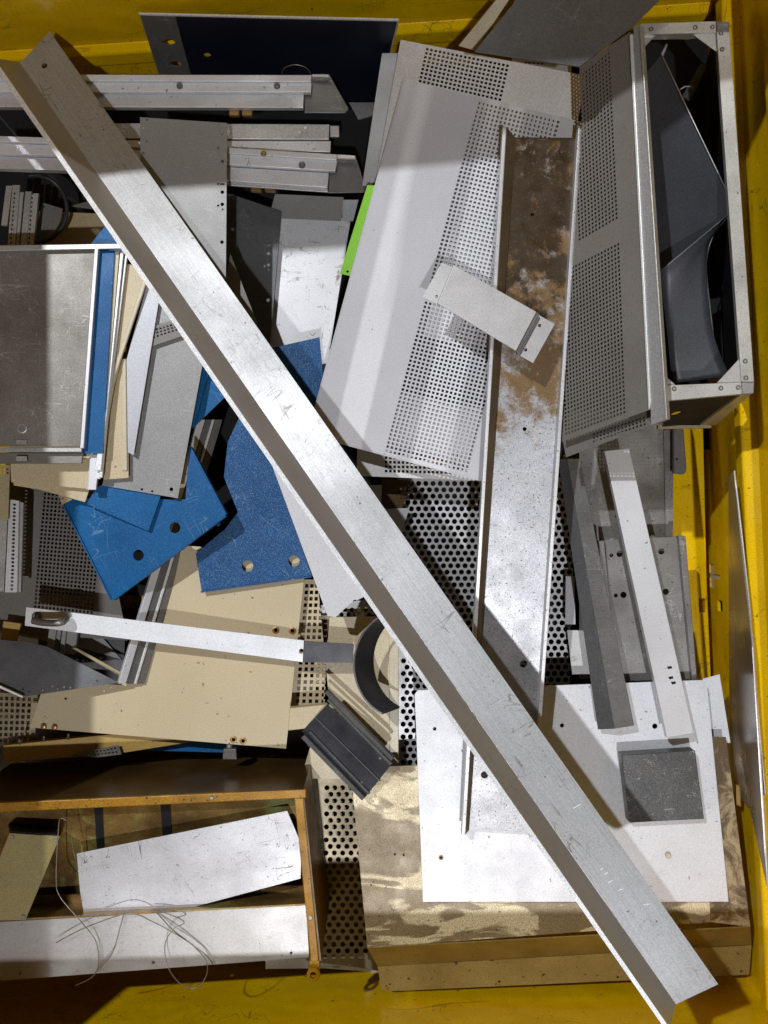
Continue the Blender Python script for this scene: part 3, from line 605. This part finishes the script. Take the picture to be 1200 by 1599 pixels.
# ---------------------------------------------------------------- round-hole sheets
plate('round_hole_sheet', [(622, 745), (900, 745), (890, 1080), (800, 1210), (618, 1210), (590, 960), (500, 965), (500, 945), (585, 935)], -.335, PERF, .002,
      grids=[([(636, 750), (896, 750), (894, 1080), (634, 1080)], 25, 34, .68, 'rd'), ([(621, 1010), (700, 1010), (700, 1205), (621, 1205)], 7, 20, .66, 'rd'), ([(505, 947), (585, 947), (585, 967), (505, 967)], 7, 2, .66, 'rd')] if 0 else
            [([(626, 750), (896, 750), (894, 1205), (624, 1205)], 24, 46, .74, 'rd'), ([(512, 948), (588, 948), (588, 964), (512, 964)], 7, 2, .66, 'rd')],
      label='shiny steel sheet with staggered round holes between the beam and the rusty channel', cat='sheet')
plate('round_hole_sheet', [(480, 1205), (580, 1212), (597, 1516), (478, 1500)], -.40, PERFB, .002,
      grids=[([(505, 1225), (590, 1225), (600, 1500), (500, 1500)], 7, 27, .62, 'rd')], label='brownish sheet with round holes beside the orange cabinet in the lower centre', cat='sheet')
plate('aluminium_offcut', [(415, 1500), (590, 1490), (592, 1518), (505, 1512), (415, 1513)], -.43, ALU_SCR, .002, label='thin bright offcut at the foot of the lower round-hole sheet', cat='offcut')
plate('small_offcut', [(578, 758), (597, 757), (595, 795), (640, 793), (628, 830), (578, 790)], -.31, LGT, .002, label='pale offcut corner right of the beam above the round-hole sheet', cat='offcut')
plate('grille_offcut', [(596, 748), (645, 750), (628, 795), (596, 795)], -.315, BRN, .002, grids=[([(628, 755), (646, 755), (640, 780), (624, 780)], 4, 6, .6, 'sq')], label='brown grille scrap under the white perforated panels', cat='offcut')

# ---------------------------------------------------------------- WHITE PERFORATED PANELS
pp = Plane([(632, 125, -.125), (917, 195, -.125), (757, 750, -.185)])
plate('backing_sheet', [(597, 83), (627, 83), (596, 270), (580, 290), (566, 290)], -.20, LGT, .002, label='pale narrow sheet left behind the perforated panels at the top', cat='sheet')
plate('backing_sheet', [(800, 90), (893, 95), (892, 135), (800, 130)], -.17, GRY, .002, grids=[([(818, 95), (850, 97), (850, 102), (818, 100)], 5, 1, .6, 'sq')], label='grey sheet corner behind the upper perforated panel near the dark plate', cat='sheet')
plate('perforated_sheet', [(626, 62), (915, 118), (840, 560), (548, 500)], pp, WHT2, .002, up=-.030,
      grids=[([(665, 73), (797, 100), (782, 166), (651, 135)], 20, 10, .60, 'sq')], group='white perforated panels', label='upper dirty white perforated panel, smudged at its top left corner', cat='panel')
plate('perforated_sheet', [(632, 125), (908, 190), (918, 195), (914, 216), (757, 751), (482, 678)], pp, WHT, .002,
      grids=[([(746, 157), (876, 188), (731, 739), (600, 706)], 20, 84, .58, 'sq')], flanges=[(5, -.006, 0), (4, -.006, 0)],
      group='white perforated panels', label='long white perforated panel lying on top of the others beside the beam', cat='panel')
plate('perforated_sheet', [(562, 600), (760, 640), (756, 751), (557, 743)], pp, WHT2, .002, up=-.055,
      grids=[([(600, 704), (733, 708), (733, 742), (600, 739)], 20, 5, .60, 'sq')], group='white perforated panels', label='lowest white perforated panel, only its bottom strip showing', cat='panel')

# rusty channel
t = thing('steel_channel', 'long rust-stained steel U channel lying upright across the right centre', 'channel', P(800, 800, -.2))
pc = Plane([(790, 216, -.095), (905, 217, -.095), (728, 1292, -.200)])
plate('channel_floor', [(789, 216), (903, 217), (884, 500), (873, 640), (843, 1130), (827, 1300), (727, 1294), (748, 1010), (773, 640), (783, 420)], pc, RUST, .003, holes=[(831.5, 335, 3), (819.5, 670, 3.2), (818, 1037, 6), (757, 1210, 6)], parent=t)
def wallq(name, a, b, up, mat, parent):      # flange wall from the floor line up to its top edge line
    (a0, a1), (b0, b1) = a, b; A, B = pc.pt(*a0), pc.pt(*a1); C, D = pc.pt(*b1, up), pc.pt(*b0, up); th_ = V((-.0015, 0, -.0005))
    return box3(name, [A, B, C, D, A + th_, B + th_, C + th_, D + th_], mat, parent)
wallq('flange_wall', ((806, 216), (733, 1296)), ((791.5, 198), (727.5, 1303)), .021, M_('dark_brown_steel', (.16, .12, .07), (.09, .06, .03), 9, .3, .4, .12), t)  # flange wall in a darker brown than the flange tops
for nm, a, b, c, d in (('flange', (786, 197), (791, 197), (727, 1303), (721, 1305)), ('flange', (904, 196), (910, 200), (833, 1315), (828, 1310))):
    plate(nm, [a, b, c, d], pc, CHAN, .0225, parent=t, up=.022, bevel=.0006)

# Z bracket
t = thing('folded_bracket', 'small pale folded Z bracket lying on the rusty channel', 'bracket', P(765, 490, -.08))
pk = Plane([(708, 413, -.045), (838, 487, -.045), (805, 550, -.045)])
BRK = M_('bracket_aluminium', (.60, .59, .60), (.52, .51, .51), 9, .35, .4, .06, scratch=(.3, .28, .27), scr_amt=.35)
plate('raised_face', [(709, 414), (838, 487), (806, 548), (684, 474)], pk, BRK, .0025, parent=t, bevel=.0006)
plate('step_wall', [(838.5, 487.5), (842, 491), (809, 553), (806.5, 548.5)], pk, STEELD, .012, parent=t, up=-.003)  # dark strip carries the shade on the wall of the step
plate('groove', [(842.5, 491.5), (848, 497), (815, 556), (809.5, 553)], pk, ALU_DULL, .002, parent=t, up=-.016)
plate('left_wall', [(708, 416), (710.5, 417), (686, 473), (683.5, 474)], pk, STEELD, .006, parent=t, up=-.004)
plate('left_tab', [(690, 410), (708.5, 418), (683, 475), (660, 464)], pk, BRK, .002, holes=[(682, 463, 2.6)], parent=t, up=-.012)
plate('right_tab', [(845, 493.5), (867, 506), (833, 567), (812, 555)], pk, BRK, .0025, holes=[(843, 508, 2.8), (821, 546, 2.8)], parent=t, up=-.013, bevel=.0005)

# ---------------------------------------------------------------- RIGHT TOP
plate('dark_plate', [(800, 8), (840, -60), (1080, -60), (1032, -2), (988, 42), (905, 104), (742, 80)], (.06, .06, .06), GRYD, .003, holes=[], label='dark grey plate jutting in from the top edge above the perforated panels', cat='plate')
plate('olive_bar', [(783, -10), (802, -10), (742, 79), (716, 72)], (-.0, -.0, -.04), KHA, .008, label='olive bar slanting along the left side of the dark plate', cat='bar', bevel=.001)
# tall perforated door
t = thing('perforated_tall_sheet', 'tall grey perforated door panel with bright rail along its right edge', 'panel', P(960, 400, -.1))
pd = Plane([(985, 50, -.0), (1015, 640, -.0), (880, 690, -.10)])
plate('perforated_face', [(905, 104), (984, 50), (1014, 640), (878, 690), (896, 400), (908, 190)], pd, GRYW, .002,
      grids=[([(893, 128), (953, 78), (966, 342), (903, 378)], 12, 40, .58, 'sq'), ([(873, 426), (968, 377), (978, 646), (882, 681)], 19, 40, .58, 'sq')], parent=t)
plate('inner_rail', [(983, 55), (987, 52), (1016, 628), (1013, 640)], pd, ALU_RIM, .006, parent=t, up=.006, bevel=.0008)
plate('outer_rail', [(989, 42), (999, 38), (1041, 655), (1017, 664)], pd, GRY, .010, parent=t, up=.002, bevel=.001)
plate('rail_edge', [(998, 40), (1001, 40), (1042, 654), (1039, 656)], pd, ALU_DULL, .012, parent=t, up=.005, bevel=.0008)
plate('perforated_sheet', [(890, 640), (1014, 641), (1040, 656), (884, 714), (880, 690)], pd, GRYW, .002, up=-.022, grids=[([(925, 676), (1008, 648), (1010, 664), (925, 693)], 15, 3, .55, 'sq')], label='dark perforated panel edge showing just under the tall perforated door', cat='panel')
plate('gap_shade_sheet', [(885, 130), (905, 120), (884, 690), (876, 715), (862, 640)], -.24, BLACK, .002, label='black sheet standing for the shade in the gap between channel and perforated door', cat='sheet')  # black fill for the shade in the gap beside the channel

# open frame box with gussets
t = thing('frame_box', 'open aluminium frame box with riveted corner gussets at the right wall', 'box', P(1085, 330, -.2))
pf = Plane([(1000, 45, -.02), (1128, 42, -.0), (1165, 600, -.0)])
TAR = M_('tarnished_frame_aluminium', (.50, .49, .47), (.42, .41, .38), 9, .35, .36, .07, specks=(.12, .1, .08), speck_t=.72)
plate('frame_member', [(1000, 37), (1118, 33), (1119, 51), (1001, 54)], pf, TAR, .02, parent=t, bevel=.0008)
plate('corner_cube', [(1118.5, 33), (1139, 34), (1139, 49), (1119.5, 50)], pf, STEELD, .02, parent=t, bevel=.0008)
plate('frame_member', [(1119, 50), (1140, 50), (1178, 596), (1158, 596)], pf, TAR, .02, parent=t, bevel=.0008)
plate('frame_member', [(1037, 602), (1158, 597), (1159, 615), (1039, 626)], pf, TAR, .02, parent=t, bevel=.0008)
plate('corner_cube', [(1158.5, 597), (1178, 597), (1177, 614), (1159.5, 615)], pf, GRY, .02, parent=t, bevel=.0008)
for g_, h_ in (([(1080, 52), (1120, 50), (1124, 84)], (1113, 56)), ([(1002, 55), (1024, 55), (1003, 77)], (1006, 62)), ([(1120, 598), (1155, 560), (1158, 597)], (1149, 590)), ([(1037, 585), (1056, 602), (1038, 603)], (1042, 598))):
    plate('gusset', g_, pf, TAR, .002, up=-.006, parent=t)
for x, y in ((1017, 46), (1086, 43), (1113, 42), (1126, 51.5), (1128, 77), (1053, 607), (1126, 606), (1153, 605), (1164, 564), (1165, 590)): disc('rivet', pf.pt(x, y), pf.n, .0038, .0012, STEELD, t, hole=.0016)
# deep sides
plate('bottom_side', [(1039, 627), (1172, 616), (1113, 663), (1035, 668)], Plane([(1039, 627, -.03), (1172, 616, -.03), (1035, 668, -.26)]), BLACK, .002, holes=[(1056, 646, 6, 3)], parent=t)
plate('lower_member', [(1155, 618), (1175, 614), (1118, 664), (1094, 664)], Plane([(1155, 618, -.03), (1175, 614, -.03), (1094, 664, -.25)]), KHA, .004, parent=t, up=.002)
plate('lower_member', [(1028, 664), (1110, 664), (1112, 668), (1028, 670)], -.25, KHA, .01, parent=t)
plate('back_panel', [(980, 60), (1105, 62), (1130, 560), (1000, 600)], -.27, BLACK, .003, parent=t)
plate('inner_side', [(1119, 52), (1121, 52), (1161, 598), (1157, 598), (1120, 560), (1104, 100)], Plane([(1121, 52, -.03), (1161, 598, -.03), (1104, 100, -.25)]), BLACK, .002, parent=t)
# things inside the box
t = thing('curled_navy_sheet', 'large curled navy blue sheet stuck inside the open frame box', 'sheet', P(1080, 350, -.1))
plate('flat_skin', [(1006, 118), (1033, 86), (1148, 325.5), (1027, 425)], (-.10, -.07, -.045), NAVY, .0018, parent=t)
NL = [(1027, 425.5, -.085), (1032, 446, -.092), (1037, 480, -.097), (1042, 520, -.10), (1046, 560, -.10), (1052, 598, -.10)]
NR = [(1148, 326, -.046), (1128, 347, -.062), (1108, 380, -.082), (1104, 430, -.094), (1114, 520, -.095), (1140, 588, -.085)]
def cr(q, m=5):
    out = []
    for i in range(len(q) - 1):
        p0, p1, p2, p3 = [V(q[max(0, min(len(q) - 1, i + k))]) for k in (-1, 0, 1, 2)]
        for k in range(m):
            u = k / m; out.append(tuple(.5 * ((2 * p1) + (p2 - p0) * u + (2 * p0 - 5 * p1 + 4 * p2 - p3) * u * u + (3 * p1 - p0 - 3 * p2 + p3) * u ** 3)))
    return out + [q[-1]]
loft('curled_skin', cr(NL), cr(NR), NAVY, .0018, 6, parent=t, smooth=True)
plate('bent_lip', [(1033, 84), (1041, 68), (1043, 70), (1036, 88)], -.05, ALU_DULL, .003, parent=t)
tube('sheet_rim', [P(x, y, z + .003) for x, y, z in ((1034, 86, -.07), (1088, 200, -.055), (1148, 325, -.045))], .0011, ALU_DULL, t, smooth_path=False)
tube('sheet_rim', [P(x, y, z + .003) for x, y, z in ((1148, 326, -.045), (1130, 346, -.075), (1112, 372, -.11), (1103, 412, -.13), (1109, 480, -.135), (1120, 556, -.135), (1140, 588, -.12))], .0013, ALU_DULL, t)
t = thing('angle_bracket', 'dark angle bracket with bright hooked end deep inside the frame box', 'bracket', P(1075, 150, -.2))
plate('bracket_leg', [(1094, 100), (1106, 100), (1078, 158), (1066, 150)], -.19, GRYD, .004, parent=t)
tube('hook_end', [P(1062, 140, -.18), P(1070, 135, -.18), P(1082, 135, -.18), P(1083, 143, -.18)], .0013, ALU_DULL, t, smooth_path=False)
plate('steel_sheet', [(1104, 102), (1120, 100), (1150, 470), (1135, 480), (1098, 300)], -.235, M_('dim_plum_steel', (.05, .045, .055), None, 5, .2, .4, .1), .002, label='dim plum grey sheet deep along the right side inside the frame box', cat='sheet')

# ---------------------------------------------------------------- RIGHT MIDDLE
plate('grey_sheet', [(905, 690), (1035, 660), (1052, 672), (1051, 840), (1040, 1060), (905, 1060)], -.33, STEEL, .003, label='worn grey panel standing behind the two loose bars', cat='panel')
plate('grey_strip', [(1037, 672), (1051, 670), (1051, 838), (1040, 838)], -.325, STEEL, .004, label='worn grey folded strip at the right side of the panel behind the bars', cat='strip')
plate('tapered_bracket', [(1052, 668), (1068, 668), (1073, 735), (1068, 741), (1052, 739)], -.30, STEELD, .012, holes=[(1057, 716, 1.3)], label='dark tapered bracket on the yellow floor below the frame box', cat='bracket', bevel=.002)
t = thing('drilled_channel', 'short worn grey channel plate drilled with three pairs of holes under the bars', 'channel', P(1010, 950, -.28))
pq = Plane([(938, 845, -.265), (1068, 838, -.265), (1088, 1062, -.265)])
plate('channel_web', [(945, 843), (1060, 838), (1082, 1060), (962, 1064)], pq, STEEL, .004, holes=[(955, 867, 3.2), (968, 865, 5), (1033, 861, 5), (962, 930, 3.2), (974, 929, 5), (1040, 924, 5)], parent=t)
plate('flange', [(935, 845), (944, 844), (965, 1064), (955, 1064)], pq, STEEL, .018, parent=t, up=.014, bevel=.001)
plate('flange', [(1060, 837), (1071, 837), (1089, 1062), (1081, 1062)], pq, STEEL, .018, parent=t, up=.014, bevel=.001)
plate('pale_offcut', [(884, 900), (897, 900), (899, 975), (883, 975)], -.30, LGT, .002, label='pale vertical offcut left of the dark bar', cat='offcut')
plate('pale_offcut', [(886, 984), (930, 985), (935, 1052), (894, 1053)], -.30, WHT2, .002, label='square pale offcut under the lower half of the dark bar', cat='offcut')
def bar(label, tops, tope, zt, mat, sidepts, sidez):
    t = thing('square_bar', label, 'bar', centre(tope, zt[2]), 'loose square bars on the right')
    plate('bar_body', tops, zt, mat, .024, parent=t, bevel=.0012)
    return t
t = thing('square_bar', 'dark steel bar with two visible faces, left of the bright bar', 'bar', P(940, 930, -.24), 'loose bars on the right')
pl1 = Plane([(880, 716, -.235), (908, 716, -.235), (990, 1132, -.185)])
plate('top_face', [(886, 716), (906, 716), (991, 1133), (960, 1138)], pl1, STEELD, .022, parent=t, bevel=.001)
plate('side_face', [(872, 718), (885.6, 716), (959.6, 1138), (934, 1139)], Plane([(885.6, 716, -.236), (959.6, 1138, -.186), (934, 1139, -.203)]), GRYD, .003, parent=t)
t = thing('square_bar', 'bright aluminium flat bar leaning right of the dark bar, nicked near its lower end', 'bar', P(1010, 930, -.23), 'loose bars on the right')
pl2 = Plane([(944, 703, -.215), (983, 700, -.215), (1083, 1146, -.175)])
plate('top_face', [(944, 704), (983, 700), (1084, 1145), (1042, 1152)], pl2, ALU_WHITE, .016, parent=t, bevel=.001)
for k, (x, y) in enumerate(((1046, 1042), (1048, 1058), (1052, 1066))): plate('nick', [(x - 4, y - 1), (x + 3, y - 2), (x + 4, y + 1.5), (x - 2, y + 3)], pl2, BLACK, .0004, parent=t, up=.0006)

# ---------------------------------------------------------------- BOTTOM RIGHT
# hood
t = thing('metal_hood', 'big glue-stained beige sheet metal hood with folded front under the white panel', 'hood', P(870, 1350, -.3))
phd = Plane([(560, 1215, -.250), (575, 1487, -.250), (1172, 1447, -.235)])
plate('top_face', [(548, 1200), (650, 1195), (1095, 1150), (1110, 1440), (574, 1480)], phd, HOOD, .002, holes=[(631, 1335, 2.2), (617, 1334, 2), (580, 1382, 1.5)], parent=t)
plate('right_face', [(1095.5, 1150), (1134, 1151), (1172, 1447), (1110.5, 1440)], phd, HOODR, .002, parent=t)
plate('sloping_front', [(574, 1480.5), (1172, 1447.5), (1174, 1475), (590, 1509)], Plane([(574, 1480.5, -.250), (1172, 1447.5, -.235), (590, 1509, -.31)]), HOODS, .002, parent=t)
plate('front_flange', [(590, 1509.5), (1174, 1475.5), (1170, 1522), (608, 1548), (596, 1545)], Plane([(590, 1509.5, -.311), (1174, 1475.5, -.30), (608, 1548, -.315)]), HOODS, .002, holes=[(965, 1526, 2), (780, 1533, 2), (606, 1543, 3), (1158, 1517, 2)], parent=t)
for x, r in ((845, .0055),): disc('ring_mark', P(x, 1513, -.3105), V((0, 0, 1)), r, .0022, BLACK, t, hole=r * .8)
plate('ring_mark', [(836, 1513), (838, 1513), (838, 1515), (836, 1515)], -.3085, BLACK, .0004, parent=t); plate('ring_mark', [(855, 1511), (857, 1511), (857, 1514), (855, 1514)], -.3085, BLACK, .0004, parent=t)
plate('grey_sheet', [(1098, 1060), (1124, 1053), (1141, 1160), (1100, 1160)], -.262, ALU_WHITE, .002, label='pale grey sheet corner peeking out right of the white drilled panel', cat='sheet')
plate('steel_sheet', [(724, 1150), (880, 1080), (900, 1200), (740, 1300)], -.2285, ALU_DULL, .001, label='thin dull sheet under the lower end of the rusty channel', cat='sheet') if 0 else None
# white drilled panel
t = thing('white_drilled_plate', 'large white drilled panel lying on the glue-stained hood under the block', 'panel', P(890, 1240, -.24))
pw = Plane([(648, 1080, -.232), (1100, 1063, -.232), (1138, 1408, -.222)])
plate('panel_face', [(653, 1078), (1098, 1062), (1104, 1068), (1138, 1408), (661, 1408), (648, 1084)], pw, ALU_WHITE, .003, holes=[(679, 1138, 3), (878, 1133, 3.4), (1023, 1134, 4.2), (689, 1339, 2.5)], parent=t)
disc('stud', pw.pt(1043, 1335), pw.n, .0055, .006, BEIL, t); disc('ferrule', pw.pt(689, 1339), pw.n, .0046, .001, KHA, t, hole=.0026)
# block
t = plate('square_block', [(971, 1179), (1086, 1172), (1100, 1279), (983, 1285)], -.188, BLOCK, .030, bevel=.0015, label='square dark scratched metal block lying on the white drilled panel', cat='block')

# sheets leaning on the east wall
LEAN = M_('mirror_aluminium', (.34, .31, .30), (.22, .19, .17), 6, .7, .30, .06)
t = thing('leaning_strip', 'long mirror-bright aluminium strip leaning on the right wall with a thin white edge', 'strip', P(1160, 1000, -.3))
pz = Plane([(1147, 735, -.12), (1192, 1380, -.10), (1150, 1050, -.36)])
plate('strip_face', [(1147, 735), (1176, 1010), (1199, 1385), (1170, 1250), (1140, 1050), (1139, 745)], Plane([(1147, 735, -.15), (1199, 1385, -.10), (1140, 1050, -.33)]), LEAN, .0015, parent=t)
tube('bright_edge', [P(1147, 735, -.147), P(1176, 1010, -.125), P(1199, 1385, -.095)], .0016, ALU_RIM, t, smooth_path=True)
plate('leaning_sheet', [(1140, 1053), (1180, 1053), (1196, 1240), (1170, 1260), (1143, 1230)], Plane([(1140, 1053, -.36), (1180, 1053, -.16), (1196, 1240, -.16)]), LEAN, .0015, label='shiny grey sheet leaning on the right wall beside the stained hood', cat='sheet')
plate('leaning_sheet', [(1172, 1155), (1250, 1150), (1250, 1420), (1200, 1386), (1176, 1362)], Plane([(1172, 1155, -.30), (1250, 1150, -.10), (1200, 1386, -.26)]), TAN, .0015, label='tan reflecting sheet leaning at the lower right border', cat='sheet')
plate('small_clip', [(1150, 1225), (1158, 1228), (1158, 1260), (1150, 1256)], -.29, BRASS, .006, label='small brass-coloured clip between the hood and the leaning sheet', cat='clip')

# ---------------------------------------------------------------- BOTTOM LEFT CABINET
t = thing('orange_cabinet', 'open orange-brown steel cabinet lying on its back in the lower left corner', 'cabinet', P(240, 1350, -.42))
zf = -.13; zd = -.42
def vquad(name, a, b, mat, z0=zf, z1=zd, th_=.003, shift=(0, 0), parent=t):
    A, B = P(*a, z0), P(*b, z0); C, D = V((B.x + shift[0], B.y + shift[1], z1)), V((A.x + shift[0], A.y + shift[1], z1))
    d = (B - A).normalized(); n = V((d.y, -d.x, 0)) * th_
    return box3(name, [A, B, C, D, A + n, B + n, C + n, D + n], mat, parent)
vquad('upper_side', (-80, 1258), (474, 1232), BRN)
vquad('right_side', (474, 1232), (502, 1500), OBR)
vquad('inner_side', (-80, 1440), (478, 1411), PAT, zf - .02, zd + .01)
plate('front_rim', [(-80, 1257), (478, 1233), (478, 1246), (-80, 1272)], zf + .003, ORB, .008, parent=t, bevel=.0012)
plate('front_rim', [(460, 1246.5), (474, 1246.5), (498, 1500), (486, 1503)], zf + .003, ORB, .008, parent=t, bevel=.0012)
plate('back_panel', [(-80, 1262), (462, 1240), (478, 1412), (-80, 1430)], [(-80, 1262, -.175), (462, 1240, -.175), (478, 1412, -.245)], PAT, .003, parent=t)
for a, b in (((146, 1225), (160, 1225)), ((250, 1215), (266, 1215))):
    plate('dark_strap', [(a[0], 1245), (b[0], 1245), (b[0] + 4, 1380), (a[0] + 10, 1380)], [(-80, 1262, -.172), (462, 1240, -.172), (478, 1412, -.242)], BLACK, .004, parent=t)
plate('inner_shelf', [(125, 1340), (470, 1262), (470, 1300), (125, 1372)], -.19, BRN, .003, parent=t)
plate('lower_inner_ledge', [(-80, 1405), (476, 1382), (480, 1409), (-80, 1438)], -.21, PAT, .004, parent=t)
on(331, 1246, zf + .003, r=.004, h=.0015, parent=t, mat=STEEL, name='rivet'); on(485, 1433, zf + .003, r=.0045, h=.0015, parent=t, mat=STEEL, name='rivet')
disc('ring_nut', P(490, 1521, zf + .006), V((0, 0, 1)), .0115, .006, ORB, t, hole=.006)
plate('lug', [(484, 1500), (499, 1500), (500, 1516), (481, 1516)], zf, ORB, .01, parent=t, bevel=.001)
disc('grommet', P(374, 1395, -.205), V((0, 0, 1)), .0095, .008, ORB, t, hole=.005)
t2 = plate('scratched_plate', [(120, 1333), (449, 1266), (471, 1318), (470, 1372), (290, 1420), (133, 1440), (125, 1390)], (-.165, -.16, -.16), ALU_SCR, .003, bevel=.0004, label='heavily scratched curved-edge aluminium plate resting across the orange cabinet', cat='plate')
plate('polished_plate', [(-60, 1443), (478, 1413), (483, 1495), (-60, 1536)], -.155, POL, .003, holes=[(32, 1520, 2), (240, 1503, 2.2), (455, 1488, 2.2)], label='long polished plate along the bottom of the orange cabinet', cat='plate')
t = thing('olive_cover', 'olive green cover plate standing in the left corner of the orange cabinet', 'cover', P(45, 1370, -.2))
plate('cover_face', [(15, 1301), (94, 1306), (72, 1360), (40, 1437), (-40, 1437)], -.14, OLIVE, .003, parent=t, bevel=.0005)
plate('cover_side', [(12, 1279), (86, 1282), (93, 1305), (15, 1300)], Plane([(15, 1300, -.143), (93, 1305, -.143), (12, 1279, -.22)]), BLACK, .002, parent=t)
for x, y in ((88, 1312), (37, 1431), (20, 1307)): on(x, y, -.14, r=.0035, h=.0015, parent=t, mat=STEEL, name='rivet')
plate('black_scrap', [(70, 1355), (115, 1345), (120, 1375), (75, 1385)], -.24, BLACK, .01, label='black scrap piece behind the scratched plate in the cabinet', cat='offcut')
def wire(label, pts, r=.0009, m=RUSTY):
    tube('wire', [P(*p) for p in pts], r, m, label=label, cat='wire', group='thin loose wires in the lower left')
wire('long thin wire hooked at the top and curving down across the polished plate', [(118, 1342, -.14), (112, 1310, -.13), (108, 1283, -.12), (103, 1281, -.115), (96, 1278, -.115), (92, 1290, -.12), (88, 1370, -.13), (94, 1400, -.135), (125, 1437, -.14), (150, 1470, -.14), (154, 1505, -.145), (145, 1525, -.15), (118, 1539, -.17)])
wire('thin wire bowing from the left below the scratched plate', [(88, 1472, -.14), (135, 1448, -.135), (200, 1427, -.13), (240, 1440, -.13), (285, 1465, -.135), (320, 1490, -.14), (333, 1506, -.145)])
wire('thin kinked wire loop hanging over the bottom edge of the polished plate', [(240, 1420, -.15), (265, 1428, -.14), (288, 1440, -.135), (270, 1452, -.13), (258, 1475, -.13), (262, 1508, -.13), (280, 1534, -.13), (305, 1543, -.13), (322, 1525, -.13), (322, 1500, -.135), (300, 1475, -.14), (270, 1452, -.145), (245, 1425, -.15)])
wire('faint thin wire arc near the left end of the polished plate', [(150, 1519, -.145), (175, 1490, -.14), (186, 1455, -.14), (193, 1430, -.145)])

# ---------------------------------------------------------------- THE LONG ANGLE BEAM ON TOP
t = thing('angle_beam', 'long aluminium L-profile beam lying diagonally on top of the whole pile', 'beam', P(560, 800, -.02))
pB = Plane([(32, 97, -.155), (1057, 1568, .165), (1121, 1537, .165)])
BEAM = M_('beam_aluminium', (.44, .44, .455), (.37, .365, .365), 3, .58, .47, .06, specks=(.14, .12, .11), speck_t=.725, speck_sc=120, scratch=(.16, .15, .14), scr_amt=.8, scr_sc=7, bump=.16, bump_sc=4, brushed=True)
plate('wide_face', [(78, 49), (1122, 1537), (1056, 1568), (31, 97), (38, 92)], pB, BEAM, .004, holes=[(69.5, 102.5, 4.8)], parent=t)
pFl = Plane([(31, 97, -.155), (1056, 1568, .165), (1046, 1604, .220)])
plate('side_flange', [(31, 97.3), (1055.7, 1568.3), (1046, 1606), (-10, 90)], pFl, M_('dull_beam_aluminium', (.50, .46, .43), (.40, .37, .34), 6, .4, .40, .06, scratch=(.2, .18, .16), scr_amt=.5), .004, parent=t)
z1 = pFl.pt(-10, 90).z; z2 = pFl.pt(1046, 1606).z
plate('rim_edge', [(-9.5, 90), (1046.5, 1606), (1041, 1610), (-16, 94)], Plane([(-9.5, 90, z1 + .001), (1046.5, 1606, z2 + .001), (1041, 1610, z2)]), ALU_RIM, .004, parent=t)
for k, (x, y, dx, dy) in enumerate(((938, 1358, 4, -3), (944, 1366, 5, -5), (941, 1372, 3, 4), (950, 1378, 6, -4), (958, 1386, 4, 5), (965, 1390, 9, -3), (1005, 1412, 10, -1), (895, 1262, 12, -7))):
    plate('scratch_mark', [(x, y), (x + dx, y + dy), (x + dx + .8, y + dy + .9), (x + .8, y + .9)], pB, ALU_RIM, .0003, parent=t, up=.0004)
